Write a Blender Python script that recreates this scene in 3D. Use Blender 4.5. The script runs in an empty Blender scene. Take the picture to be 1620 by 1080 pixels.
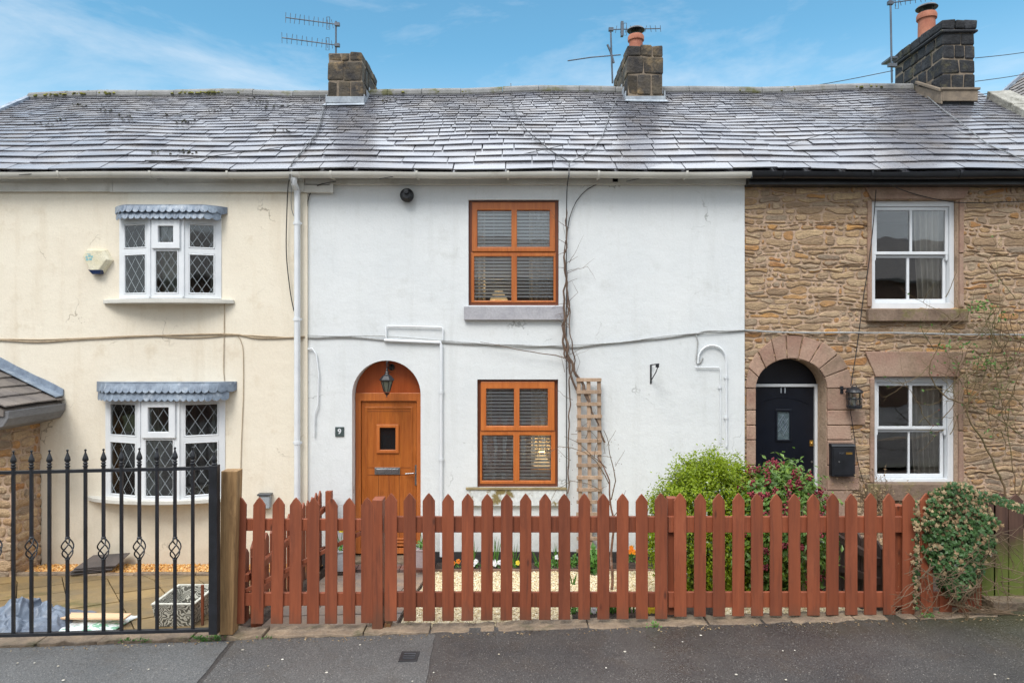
import bpy, bmesh, math, random
from mathutils import Vector, Matrix, noise
random.seed(7)
R = random.uniform
sc = bpy.context.scene
COL = sc.collection
# ---------------------------------------------------------------- camera
CZ = 2.82
cam = bpy.data.objects.new('camera', bpy.data.cameras.new('camera'))
cam.location = (0, 0, CZ); cam.rotation_euler = (math.radians(90), 0, 0)
cam.data.lens = 24; cam.data.sensor_width = 36; cam.data.clip_start = .05; cam.data.clip_end = 2000
COL.objects.link(cam); sc.camera = cam
# ---------------------------------------------------------------- world
SUN_EL, SUN_AZ = math.radians(52), math.radians(205)      # behind the camera, a little left
w = bpy.data.worlds.new('World'); sc.world = w; w.use_nodes = True
nt = w.node_tree; nt.nodes.clear()
def WN(t, **k):
    n = nt.nodes.new(t)
    for a, v in k.items(): setattr(n, a, v)
    return n
wo = WN('ShaderNodeOutputWorld'); bg = WN('ShaderNodeBackground')
sky = WN('ShaderNodeTexSky', sky_type='NISHITA', sun_disc=False, sun_elevation=SUN_EL, sun_rotation=SUN_AZ)
sky.air_density = 1.0; sky.dust_density = .6; sky.ozone_density = 2.5
tc = WN('ShaderNodeTexCoord'); sp = WN('ShaderNodeSeparateXYZ'); nt.links.new(tc.outputs['Generated'], sp.inputs[0])
def math_n(op, a, b=None, c=None, clamp=False):
    n = WN('ShaderNodeMath', operation=op); n.use_clamp = clamp
    for i, v in enumerate((a, b, c)):
        if v is None: continue
        if isinstance(v, (int, float)): n.inputs[i].default_value = v
        else: nt.links.new(v, n.inputs[i])
    return n.outputs[0]
mp = WN('ShaderNodeMapping'); mp.inputs['Scale'].default_value = (1.0, 1.0, 3.6); mp.inputs['Location'].default_value = (3.1, .4, 1.7); mp.inputs['Rotation'].default_value = (0, .22, 0)
nt.links.new(tc.outputs['Generated'], mp.inputs[0])
nz = WN('ShaderNodeTexNoise'); nz.inputs['Scale'].default_value = 2.7; nz.inputs['Detail'].default_value = 7; nz.inputs['Roughness'].default_value = .62; nz.inputs['Distortion'].default_value = .35
nt.links.new(mp.outputs[0], nz.inputs['Vector'])
wisp = math_n('MULTIPLY', math_n('SUBTRACT', nz.outputs[0], .44, clamp=True), 3.2, clamp=True)
over = WN('ShaderNodeMapRange', interpolation_type='SMOOTHSTEP'); nt.links.new(sp.outputs[2], over.inputs[0])
over.inputs[1].default_value = .46; over.inputs[2].default_value = .72
low = WN('ShaderNodeMapRange', interpolation_type='SMOOTHSTEP'); nt.links.new(sp.outputs[2], low.inputs[0])
low.inputs[1].default_value = .40; low.inputs[2].default_value = .26; low.inputs[4].default_value = .2
back = WN('ShaderNodeMapRange', interpolation_type='SMOOTHSTEP'); nt.links.new(sp.outputs[1], back.inputs[0])
back.inputs[1].default_value = .3; back.inputs[2].default_value = -.3
f = math_n('ADD', math_n('MULTIPLY', wisp, .6), low.outputs[0], clamp=True)
f = math_n('MAXIMUM', f, over.outputs[0]); f = math_n('MAXIMUM', f, back.outputs[0]); f = math_n('MULTIPLY', f, .93)
tint = WN('ShaderNodeMix', data_type='RGBA', blend_type='MULTIPLY'); tint.inputs[0].default_value = 1
SKYK = (.086, .136, .126)
nt.links.new(sky.outputs[0], tint.inputs[6]); tint.inputs[7].default_value = (*[v * 1.0 / .1 for v in SKYK], 1)
cl = WN('ShaderNodeMix', data_type='RGBA'); nt.links.new(f, cl.inputs[0]); nt.links.new(tint.outputs[2], cl.inputs[6])
zen = WN('ShaderNodeMapRange', interpolation_type='SMOOTHSTEP'); nt.links.new(sp.outputs[2], zen.inputs[0])   # an overcast sky is brightest overhead
zen.inputs[1].default_value = .40; zen.inputs[2].default_value = .85; zen.inputs[3].default_value = 6.2; zen.inputs[4].default_value = 17
cv = WN('ShaderNodeVectorMath', operation='SCALE'); cv.inputs[0].default_value = (.95, 1.0, 1.06); nt.links.new(zen.outputs[0], cv.inputs[3]); nt.links.new(cv.outputs[0], cl.inputs[7])
nt.links.new(cl.outputs[2], bg.inputs[0]); bg.inputs[1].default_value = .1
nt.links.new(bg.outputs[0], wo.inputs[0])
sun = bpy.data.objects.new('sun', bpy.data.lights.new('sun', 'SUN')); COL.objects.link(sun)
sun.data.energy = 1.5; sun.data.angle = math.radians(25); sun.data.color = (1, .95, .88)
sd = Vector((math.sin(SUN_AZ) * math.cos(SUN_EL), math.cos(SUN_AZ) * math.cos(SUN_EL), math.sin(SUN_EL)))
sun.rotation_euler = (-sd).to_track_quat('-Z', 'Y').to_euler()
sc.view_settings.view_transform = 'Standard'; sc.view_settings.look = 'None'
sc.view_settings.exposure = 0.72; sc.view_settings.gamma = 1
# ---------------------------------------------------------------- helpers
def S(r, g, b):
    return tuple((v / 255 / 12.92 if v / 255 <= .04045 else ((v / 255 + .055) / 1.055) ** 2.4) for v in (r, g, b))
WY = 9.23
def X(px, Y=WY): return (px - 810) / 1080 * Y
def Z(py, Y=WY): return CZ - (py - 540) / 1080 * Y
def P(px, py, Y=WY): return Vector((X(px, Y), Y, Z(py, Y)))
class MB:
    def __init__(s): s.v = []; s.f = []; s.xf = None
    def add(s, vs, fs):
        n = len(s.v)
        if s.xf: vs = [s.xf(Vector(v)) for v in vs]
        s.v += [tuple(v) for v in vs]; s.f += [tuple(i + n for i in f) for f in fs]
    def box(s, x0, x1, y0, y1, z0, z1, j=0):
        r = (lambda: R(-j, j)) if j else (lambda: 0)
        s.add([(x + r(), y + r(), z + r()) for x in (x0, x1) for y in (y0, y1) for z in (z0, z1)],
              [(0, 1, 3, 2), (4, 6, 7, 5), (0, 4, 5, 1), (2, 3, 7, 6), (0, 2, 6, 4), (1, 5, 7, 3)])
    def prism(s, poly, y0, y1):       # poly in xz, counter-clockwise seen from the camera
        n = len(poly)
        s.add([(x, y0, z) for x, z in poly] + [(x, y1, z) for x, z in poly],
              [tuple(range(n)), tuple(range(2 * n - 1, n - 1, -1))] + [(i + n, (i + 1) % n + n, (i + 1) % n, i)[::1] for i in range(n)])
    def loft(s, secs, closed=True, caps=True):
        n = len(secs[0]); fs = []
        for k in range(len(secs) - 1):
            for i in range(n if closed else n - 1):
                j = (i + 1) % n
                fs.append((k * n + i, k * n + j, (k + 1) * n + j, (k + 1) * n + i))
        if caps: fs += [tuple(range(n))[::-1], tuple(range((len(secs) - 1) * n, len(secs) * n))]
        s.add([p for sec in secs for p in sec], fs)
    def tube(s, pts, r, n=6, r2=None):
        pts = [Vector(p) for p in pts]; secs = []
        up = Vector((0, 0, 1))
        for i, p in enumerate(pts):
            d = (pts[min(i + 1, len(pts) - 1)] - pts[max(i - 1, 0)])
            if d.length < 1e-9: d = Vector((0, 0, 1))
            d.normalize()
            a = d.cross(Vector((0, 1, 0)) if abs(d.y) < .9 else Vector((1, 0, 0))).normalized(); b = d.cross(a)
            rr = r if r2 is None else r + (r2 - r) * i / (len(pts) - 1)
            if isinstance(r, (list, tuple)): rr = r[i]
            secs.append([p + rr * (math.cos(t) * a + math.sin(t) * b) for t in [2 * math.pi * k / n for k in range(n)]])
        s.loft(secs)
    def lathe(s, prof, c=(0, 0, 0), n=16, axis='z'):
        c = Vector(c); secs = []
        for r, h in prof:
            r = max(r, .0004)
            ring = []
            for k in range(n):
                t = 2 * math.pi * k / n
                q = (r * math.cos(t), r * math.sin(t), h) if axis == 'z' else (r * math.cos(t), -h, r * math.sin(t))
                ring.append(c + Vector(q))
            secs.append(ring)
        s.loft(secs)
    def grid(s, fn, nu, nv):
        s.add([fn(i / nu, j / nv) for j in range(nv + 1) for i in range(nu + 1)],
              [(j * (nu + 1) + i, j * (nu + 1) + i + 1, (j + 1) * (nu + 1) + i + 1, (j + 1) * (nu + 1) + i) for j in range(nv) for i in range(nu)])
    def plate(s, x0, x1, z0, z1, holes, y0, y1):   # flat plate in xz with rectangular holes, real thickness
        xs = sorted({x0, x1, *[h[0] for h in holes], *[h[1] for h in holes]}); zs = sorted({z0, z1, *[h[2] for h in holes], *[h[3] for h in holes]})
        def solid(i, j):
            if i < 0 or j < 0 or i >= len(xs) - 1 or j >= len(zs) - 1: return False
            cx, cz = (xs[i] + xs[i + 1]) / 2, (zs[j] + zs[j + 1]) / 2
            return not any(h[0] < cx < h[1] and h[2] < cz < h[3] for h in holes)
        for i in range(len(xs) - 1):
            for j in range(len(zs) - 1):
                if not solid(i, j): continue
                a, b, c, d = xs[i], xs[i + 1], zs[j], zs[j + 1]
                s.add([(a, y0, c), (b, y0, c), (b, y0, d), (a, y0, d), (a, y1, c), (b, y1, c), (b, y1, d), (a, y1, d)],
                      [(0, 1, 2, 3), (7, 6, 5, 4)] + ([] if solid(i - 1, j) else [(0, 3, 7, 4)]) + ([] if solid(i + 1, j) else [(1, 5, 6, 2)])
                      + ([] if solid(i, j - 1) else [(0, 4, 5, 1)]) + ([] if solid(i, j + 1) else [(3, 2, 6, 7)]))
    def leaf(s, p, nrm, size, asp=.5, bend=.15):
        nrm = nrm.normalized(); a = nrm.orthogonal().normalized(); a.rotate(Matrix.Rotation(R(0, 6.28), 3, nrm)); b = nrm.cross(a)
        l, ww = size, size * asp
        s.add([p - a * l * .5, p + b * ww * .5 + nrm * bend * size * .4, p + a * l * .5 - nrm * bend * size, p - b * ww * .5 + nrm * bend * size * .4, p], [(0, 1, 4), (1, 2, 4), (2, 3, 4), (3, 0, 4)])
def root_of(o):
    v = Vector((0, 0, 0))
    while o: v += o.location; o = o.parent
    return v
def build(name, mb, mat, parent=None, bevel=0, smooth=False, label=None, origin=None, seg=2):
    me = bpy.data.meshes.new(name)
    if parent: off = root_of(parent)
    else:
        if origin is None:
            xs = [v[0] for v in mb.v]; ys = [v[1] for v in mb.v]; zs = [v[2] for v in mb.v]
            origin = ((min(xs) + max(xs)) / 2, (min(ys) + max(ys)) / 2, min(zs))
        off = Vector(origin)
    me.from_pydata([(v[0] - off.x, v[1] - off.y, v[2] - off.z) for v in mb.v], [], mb.f)
    me.validate(); me.materials.append(mat)
    bm = bmesh.new(); bm.from_mesh(me); bmesh.ops.recalc_face_normals(bm, faces=bm.faces); bm.to_mesh(me); bm.free()
    if smooth:
        me.polygons.foreach_set('use_smooth', [True] * len(me.polygons))
        me.set_sharp_from_angle(angle=math.radians(smooth if smooth is not True else 50))
    o = bpy.data.objects.new(name, me); COL.objects.link(o)
    if parent: o.parent = parent
    else: o.location = off
    if bevel:
        m = o.modifiers.new('bevel', 'BEVEL'); m.width = bevel; m.segments = seg; m.limit_method = 'ANGLE'; m.harden_normals = False
    if label: o['label'] = label
    return o
def tag(o, label, cat, group=None):
    o['label'] = label; o['category'] = cat
    if group: o['group'] = group
    return o
def kind(o, k): o['kind'] = k; return o
def thing(name, loc, label, cat, group=None):
    o = bpy.data.objects.new(name, None); o.empty_display_size = .1; COL.objects.link(o); o.location = loc
    return tag(o, label, cat, group)
def curve_plate(outer, holes, y0, y1, mb):       # polygon with arbitrary holes, extruded in y
    cu = bpy.data.curves.new('c', 'CURVE'); cu.dimensions = '2D'; cu.fill_mode = 'BOTH'; cu.extrude = (y1 - y0) / 2
    for poly in [outer] + holes:
        sp_ = cu.splines.new('POLY'); sp_.points.add(len(poly) - 1); sp_.use_cyclic_u = True
        for i, (a, b) in enumerate(poly): sp_.points[i].co = (a, b, 0, 1)
    o = bpy.data.objects.new('c', cu); COL.objects.link(o)
    bpy.context.view_layer.update()
    me = bpy.data.meshes.new_from_object(o)
    mb.add([(v.co.x, (y0 + y1) / 2 - v.co.z, v.co.y) for v in me.vertices], [tuple(p.vertices) for p in me.polygons])
    bpy.data.objects.remove(o); bpy.data.curves.remove(cu); bpy.data.meshes.remove(me)
def text_mb(txt, size, depth, x, y, z, mb, bold=False):
    cu = bpy.data.curves.new('t', 'FONT'); cu.body = txt; cu.size = size; cu.extrude = depth / 2; cu.align_x = 'CENTER'; cu.align_y = 'CENTER'
    if bold: cu.offset = size * .02
    o = bpy.data.objects.new('t', cu); COL.objects.link(o); bpy.context.view_layer.update()
    me = bpy.data.meshes.new_from_object(o)
    mb.add([(x + v.co.x, y - v.co.z, z + v.co.y) for v in me.vertices], [tuple(p.vertices) for p in me.polygons])
    bpy.data.objects.remove(o); bpy.data.curves.remove(cu); bpy.data.meshes.remove(me)
# ---------------------------------------------------------------- materials
class NT:
    def __init__(s, name):
        s.m = bpy.data.materials.new(name); s.m.use_nodes = True; s.t = s.m.node_tree; s.t.nodes.clear()
        s.out = s.n('ShaderNodeOutputMaterial'); s.bsdf = s.n('ShaderNodeBsdfPrincipled'); s.l(s.bsdf.outputs[0], s.out.inputs[0])
        tc = s.n('ShaderNodeTexCoord'); oi = s.n('ShaderNodeObjectInfo')
        s.obj = tc.outputs['Object']; s.rand = oi.outputs['Random']
    def n(s, t, **k):
        q = s.t.nodes.new(t)
        for a, v in k.items(): setattr(q, a, v)
        return q
    def l(s, a, b): s.t.links.new(a, b)
    def set(s, sock, v):
        if isinstance(v, (int, float)): sock.default_value = v
        elif isinstance(v, tuple): sock.default_value = v if len(v) != 3 or len(sock.default_value) == 3 else (*v, 1)
        else: s.l(v, sock)
    def math(s, op, a, b=None, clamp=False):
        q = s.n('ShaderNodeMath', operation=op); q.use_clamp = clamp; s.set(q.inputs[0], a)
        if b is not None: s.set(q.inputs[1], b)
        return q.outputs[0]
    def vec(s, stretch=(1, 1, 1), offs=False, src=None):
        src = src or s.obj
        if offs:
            m = s.n('ShaderNodeVectorMath', operation='MULTIPLY_ADD'); cb = s.n('ShaderNodeCombineXYZ')
            for i in range(3): s.l(s.rand, cb.inputs[i])
            s.l(cb.outputs[0], m.inputs[0]); m.inputs[1].default_value = (37, 51, 23); s.l(src, m.inputs[2]); src = m.outputs[0]
        m = s.n('ShaderNodeVectorMath', operation='MULTIPLY'); s.l(src, m.inputs[0]); m.inputs[1].default_value = stretch
        return m.outputs[0]
    def noise(s, v, scale, detail=3, rough=.55, dist=0):
        q = s.n('ShaderNodeTexNoise'); s.l(v, q.inputs['Vector']); q.inputs['Scale'].default_value = scale; q.inputs['Detail'].default_value = detail
        q.inputs['Roughness'].default_value = rough; q.inputs['Distortion'].default_value = dist; return q.outputs[0]
    def ramp(s, v, a, b, c=0, d=1):
        q = s.n('ShaderNodeMapRange'); s.set(q.inputs[0], v)
        for i, k in enumerate((a, b, c, d)): q.inputs[i + 1].default_value = k
        return q.outputs[0]
    def mix(s, f, a, b, mode='MIX'):
        q = s.n('ShaderNodeMix', data_type='RGBA', blend_type=mode); s.set(q.inputs[0], f); s.set(q.inputs[6], a); s.set(q.inputs[7], b); return q.outputs[2]
    def mul(s, c, f):
        q = s.n('ShaderNodeVectorMath', operation='SCALE'); s.set(q.inputs[0], c); s.set(q.inputs[3], f); return q.outputs[0]
    def bump(s, h, strength, dist=.01, prev=None):
        q = s.n('ShaderNodeBump'); s.l(h, q.inputs['Height']); q.inputs['Strength'].default_value = strength; q.inputs['Distance'].default_value = dist
        if prev: s.l(prev, q.inputs['Normal'])
        return q.outputs[0]
    def done(s, col=None, rough=None, bump=None, metal=None, spec=None):
        b = s.bsdf
        if col is not None: s.set(b.inputs['Base Color'], col)
        if rough is not None: s.set(b.inputs['Roughness'], rough)
        if bump is not None: s.l(bump, b.inputs['Normal'])
        if metal is not None: s.set(b.inputs['Metallic'], metal)
        if spec is not None: s.set(b.inputs['Specular IOR Level'], spec)
        return s.m
def M(name, c1, c2=None, scale=4, stretch=(1, 1, 1), rough=.6, bump=.15, bscale=60, bd=.004, fine=.12, island=0, metal=0, spec=.5, third=None, tlo=.6, thi=.7, offs=True):
    t = NT(name); v = t.vec(stretch, offs); c2 = c2 or tuple(k * .75 for k in c1)
    col = t.mix(t.ramp(t.noise(v, scale, 4), .35, .65), c1, c2)
    if third: col = t.mix(t.ramp(t.noise(v, scale * .7, 6, .65), tlo, thi), col, third)
    k = t.ramp(t.noise(v, bscale, 2), .3, .7, 1 - fine, 1 + fine)
    if island:
        g = t.n('ShaderNodeNewGeometry'); k = t.math('MULTIPLY', k, t.ramp(g.outputs['Random Per Island'], 0, 1, 1 - island, 1 + island))
    col = t.mul(col, k)
    rr = t.ramp(t.noise(v, scale * 1.7, 3), .3, .7, rough * .85, min(1, rough * 1.15))
    return t.done(col, rr, t.bump(t.noise(v, bscale, 3), bump, bd) if bump else None, metal, spec)
def leafmat(name, cols, rough=.45, trans=.25):
    t = NT(name); g = t.n('ShaderNodeNewGeometry'); r = t.n('ShaderNodeValToRGB'); t.l(g.outputs['Random Per Island'], r.inputs[0])
    el = r.color_ramp.elements
    for i, c in enumerate(cols):
        p = i / (len(cols) - 1)
        e = el[0] if i == 0 else (el[1] if i == len(cols) - 1 else None)
        if e is None: e = el.new(p)
        e.position = p; e.color = (*c, 1)
    col = t.mix(t.ramp(t.noise(t.vec(), 5, 2), .35, .65), r.outputs[0], t.mul(r.outputs[0], .7))
    m = t.done(col, rough)
    tr = t.n('ShaderNodeBsdfTranslucent'); t.l(col, tr.inputs[0]); mx = t.n('ShaderNodeMixShader'); mx.inputs[0].default_value = trans
    t.l(t.bsdf.outputs[0], mx.inputs[1]); t.l(tr.outputs[0], mx.inputs[2]); t.l(mx.outputs[0], t.out.inputs[0])
    return m
def render_wall(name, base, base2, stain, seedv, grime):
    t = NT(name); v = t.vec()
    col = t.mix(t.ramp(t.noise(v, .9, 4), .35, .7), base, base2)
    col = t.mix(t.ramp(t.noise(t.vec((3.5, 3.5, .35)), 1.6, 5, .6), .54, .8, 0, .34), col, stain)          # runs
    col = t.mix(t.ramp(t.noise(v, 2.3 + seedv, 7, .7), .56, .72, 0, .42), col, stain)                        # patches
    # damp splash zone near the foot of the wall, broken up by noise
    sx = t.n('ShaderNodeSeparateXYZ'); t.l(t.obj, sx.inputs[0])
    hgt = t.math('ADD', sx.outputs[2], t.ramp(t.noise(v, 3, 5, .6), .2, .8, -.45, .45))
    col = t.mix(t.ramp(hgt, .75, 0, 0, .55), col, grime)
    # hairline cracks
    vo = t.n('ShaderNodeTexVoronoi', feature='DISTANCE_TO_EDGE'); vo.inputs['Scale'].default_value = .55
    wv = t.n('ShaderNodeVectorMath', operation='ADD'); nn = t.n('ShaderNodeTexNoise'); nn.inputs['Scale'].default_value = 2.3; nn.inputs['Detail'].default_value = 5; t.l(v, nn.inputs['Vector']); t.l(nn.outputs[1], wv.inputs[0]); t.l(v, wv.inputs[1]); t.l(wv.outputs[0], vo.inputs['Vector'])
    crack = t.math('MULTIPLY', t.ramp(vo.outputs[0], .0022, .006, 1, 0), t.ramp(t.noise(v, 1.1, 2), .55, .62))
    col = t.mix(t.math('MULTIPLY', crack, .6), col, tuple(k * .45 for k in stain))
    col = t.mul(col, t.ramp(t.noise(v, 45, 3), .3, .7, .965, 1.03))
    b = t.bump(t.noise(v, 6, 5, .6), .28, .03); b = t.bump(t.noise(v, 55, 4, .6), .25, .006, b)
    return t.done(col, .82, b, 0, .3)
def wood(name, c1, c2, dark, rough=.45, sx=26, sz=1.4, bump=.15, knots=0, foot=None):
    t = NT(name); v = t.vec((1, 1, .06), True); v2 = t.vec((1, 1, .35), True)
    kv = t.n('ShaderNodeTexVoronoi'); kv.inputs['Scale'].default_value = 1; t.l(t.vec((9, 9, 3.2), True), kv.inputs['Vector']); kd = kv.outputs[0]
    wv = t.n('ShaderNodeVectorMath', operation='ADD'); t.l(v, wv.inputs[0])
    if knots: t.l(t.mul(kv.outputs[1], t.ramp(kd, .05, .35, .05, 0)), wv.inputs[1])
    g = t.noise(wv.outputs[0], sx, 5, .6, .6); col = t.mix(t.ramp(g, .35, .65), c1, c2)
    col = t.mix(t.ramp(t.noise(v, sx * 2.6, 3), .55, .75, 0, .55), col, dark)
    col = t.mix(t.ramp(t.noise(v2, 2.2, 5, .6), .45, .75, 0, .4), col, dark)
    if knots:
        cs = t.n('ShaderNodeSeparateColor'); t.l(kv.outputs[1], cs.inputs[0]); sel = t.ramp(cs.outputs[0], .55, .6)
        col = t.mix(t.math('MULTIPLY', sel, t.ramp(kd, .06, .15, knots, 0)), col, tuple(k * .5 for k in dark))
        col = t.mix(t.ramp(t.noise(v2, 4.5, 5, .7), .55, .75, 0, .3), col, tuple(min(1, k * 1.5 + .02) for k in c1))
    if foot:
        sx_ = t.n('ShaderNodeSeparateXYZ'); t.l(t.obj, sx_.inputs[0]); hz = t.math('ADD', sx_.outputs[2], t.ramp(t.noise(t.vec((1, 1, .4), True), 9, 4), .2, .8, -.12, .12))
        col = t.mix(t.ramp(hz, foot + .14, foot - .08, 0, .62), col, S(74, 62, 50))
    col = t.mul(col, t.ramp(t.rand, 0, 1, .80, 1.14))
    return t.done(col, t.ramp(t.noise(v2, 5, 3), .3, .7, rough * .8, rough * 1.2), t.bump(g, bump, .004))
m_white = render_wall('white_render', S(217, 220, 221), S(209, 213, 215), S(182, 184, 180), 0, S(150, 148, 138))
m_cream = render_wall('cream_render', S(227, 219, 202), S(222, 212, 194), S(190, 172, 144), .7, S(178, 168, 148))
m_upvc = M('white_plastic', S(222, 225, 228), S(212, 216, 220), rough=.35, bump=.02, fine=.02)
m_creamtrim = M('cream_trim', S(205, 203, 196), S(190, 188, 180), 2, (1, 1, 1), rough=.45, bump=.03, fine=.04, third=S(150, 145, 130), tlo=.62, thi=.8)
m_blackgut = M('black_plastic', S(30, 33, 38), S(22, 24, 28), rough=.35, bump=.03)
m_black = M('black_metal', S(24, 26, 30), S(34, 36, 42), 8, rough=.42, bump=.12, bscale=90, fine=.2)
m_oak = wood('golden_oak', S(186, 108, 46), S(166, 90, 36), S(118, 60, 24), .38, 20, knots=.25)
m_oakframe = wood('oak_window_frame', S(186, 110, 54), S(170, 94, 44), S(138, 70, 34), .38, bump=.05)
m_oakdark = wood('oak_outer_frame', S(118, 66, 42), S(106, 56, 34), S(84, 42, 24), .4)
m_fence = wood('red_brown_fence', S(142, 75, 46), S(122, 62, 38), S(84, 47, 34), .66, 15, bump=.5, knots=.7, foot=.06)
m_post = wood('weathered_oak', S(156, 124, 84), S(116, 88, 56), S(66, 48, 30), .8, 26, bump=.9, knots=.8)
m_trellis = wood('trellis_wood', S(176, 152, 130), S(156, 130, 108), S(104, 82, 64), .8, 30, bump=.4)
m_darkfence = wood('dark_fence', S(78, 58, 50), S(64, 46, 40), S(40, 30, 26), .8, 20, bump=.4)
m_bark = M('bark', S(112, 92, 78), S(84, 66, 54), 9, (1, 1, .3), rough=.85, bump=.4)
m_twig = M('twig', S(108, 88, 70), S(86, 72, 50), 5, rough=.8, bump=.2)
m_greentwig = M('green_twig', S(112, 104, 62), S(92, 70, 48), 5, rough=.7, bump=.1)
m_lead = M('lead', S(132, 145, 160), S(100, 112, 128), 7, rough=.5, bump=.15, bscale=30, third=S(178, 186, 194), tlo=.55, thi=.75)
m_flash = M('lead_flashing', S(160, 168, 176), S(130, 138, 148), 6, rough=.45, bump=.2, bscale=25)
m_grey = M('grey_metal', S(112, 116, 122), S(90, 94, 100), rough=.4, metal=.6, bump=.05)
m_alu = M('aerial_metal', S(96, 104, 114), S(76, 84, 94), rough=.45, metal=.5, bump=.02)
m_chrome = M('satin_steel', S(168, 170, 172), S(140, 142, 146), rough=.28, metal=.85, bump=.02)
m_brass = M('brass', S(206, 168, 92), S(176, 136, 66), rough=.3, metal=.8, bump=.02)
m_terra = M('terracotta', S(172, 112, 88), S(152, 92, 72), 6, rough=.75, bump=.2, third=S(120, 80, 66), tlo=.6, thi=.78)
m_pinkstone = M('pink_sandstone', S(166, 140, 122), S(152, 120, 104), 3.5, rough=.9, bump=.6, bscale=38, bd=.01, island=.16, third=S(132, 112, 92), tlo=.5, thi=.72)
m_greysill = M('grey_stone_sill', S(170, 169, 174), S(158, 157, 163), 5, rough=.8, bump=.3, bscale=40)
m_sootstone = M('sooty_stone', S(78, 70, 58), S(44, 42, 42), 4.5, rough=.9, bump=.8, bscale=26, bd=.02, island=.45, third=S(118, 100, 74), tlo=.5, thi=.66)
m_soot2 = M('black_soot_stone', S(44, 46, 50), S(30, 31, 35), 5, rough=.85, bump=.8, bscale=26, bd=.02, island=.3, third=S(98, 92, 66), tlo=.55, thi=.72)
m_mortar = M('mortar', S(134, 120, 104), S(110, 99, 87), 8, rough=.95, bump=.6, bscale=60, bd=.006)
m_ridge = M('ridge_stone', S(128, 128, 128), S(110, 110, 108), 4, rough=.75, bump=.5, bscale=40, bd=.01, island=.08, third=S(86, 86, 52), tlo=.56, thi=.66)
m_coping = M('coping_stone', S(160, 158, 150), S(128, 126, 118), 5, rough=.9, bump=.7, bscale=30, bd=.02, third=S(84, 82, 70), tlo=.55, thi=.65)
m_kerb = M('kerb_stone', S(136, 118, 98), S(108, 94, 80), 6, rough=.7, bump=.9, bscale=30, bd=.015, island=.12, third=S(88, 82, 60), tlo=.55, thi=.7)
m_flag = M('stone_flags', S(142, 122, 104), S(112, 104, 100), 2.5, rough=.55, bump=.4, bscale=30, bd=.006, island=.2)
m_slab = M('patio_slabs', S(146, 122, 82), S(118, 102, 76), 2.2, rough=.5, bump=.4, bscale=50, bd=.004, island=.16, third=S(88, 84, 48), tlo=.56, thi=.72)
m_soil = M('soil', S(66, 50, 40), S(44, 34, 28), 9, rough=.95, bump=1, bscale=30, bd=.03)
m_plinth = M('black_plinth', S(38, 36, 38), S(52, 48, 48), 4, rough=.6, bump=.4)
m_plant_white = leafmat('privet_leaf', [S(156, 176, 30), S(218, 216, 44), S(236, 230, 60), S(244, 238, 96), S(206, 214, 46), S(150, 172, 36)], .4, .5)
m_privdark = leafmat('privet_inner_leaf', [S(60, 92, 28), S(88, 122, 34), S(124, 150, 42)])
m_skim = leafmat('skimmia_leaf', [S(96, 134, 58), S(144, 172, 84), S(200, 208, 136), S(110, 150, 66), S(168, 186, 104), S(130, 160, 80)], .4, .4)
m_bud = leafmat('skimmia_bud', [S(150, 48, 62), S(176, 84, 88), S(128, 44, 58)], .7, .1)
m_ivy = leafmat('ivy_leaf', [S(66, 102, 52), S(108, 138, 70), S(176, 178, 122), S(70, 106, 52), S(212, 208, 160), S(118, 142, 80), S(178, 180, 128), S(74, 108, 56)])
m_ivydry = leafmat('dry_leaf', [S(142, 112, 80), S(176, 146, 108), S(112, 82, 58), S(190, 168, 130)], .8)
m_green = leafmat('fresh_leaf', [S(58, 104, 40), S(88, 138, 52), S(110, 158, 70)])
m_orange = leafmat('orange_petal', [S(236, 150, 20), S(246, 176, 30), S(228, 120, 14)], .6)
m_yellow = leafmat('yellow_petal', [S(236, 208, 50), S(246, 222, 70)], .6)
m_pale = leafmat('pale_petal', [S(222, 224, 236), S(180, 184, 220), S(240, 240, 240)], .6)
def slate_mat():
    t = NT('wet_slate'); v = t.vec(); g = t.n('ShaderNodeNewGeometry'); ri = g.outputs['Random Per Island']
    col = t.mix(ri, S(112, 114, 122), S(90, 91, 100)); col = t.mix(t.ramp(t.noise(v, 2.1, 5), .4, .7), col, S(112, 108, 108))
    col = t.mix(t.ramp(t.noise(v, 6, 6, .7), .62, .7, 0, .75), col, S(62, 60, 54))
    col = t.mul(col, t.ramp(t.noise(v, 40, 3), .3, .7, .85, 1.15))
    rg = t.math('ADD', t.ramp(t.noise(v, 3.1, 4), .3, .7, .20, .34), t.ramp(ri, 0, 1, -.04, .06))
    b = t.bump(t.noise(v, 14, 5, .65), .35, .012); b = t.bump(t.noise(t.vec((1, .5, .5)), 70, 3), .25, .004, b)
    t.l(t.ramp(t.noise(v, 1.1, 4), .3, .7, .34, .52), t.bsdf.inputs['Coat Weight']); t.bsdf.inputs['Coat Roughness'].default_value = .2; t.bsdf.inputs['Coat IOR'].default_value = 1.6
    return t.done(col, rg, b, 0, .95)
m_slate = slate_mat()
m_slate2 = M('dry_slate', S(120, 112, 106), S(98, 92, 90), 4, rough=.6, bump=.5, bscale=30, bd=.008, island=.15)
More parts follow.
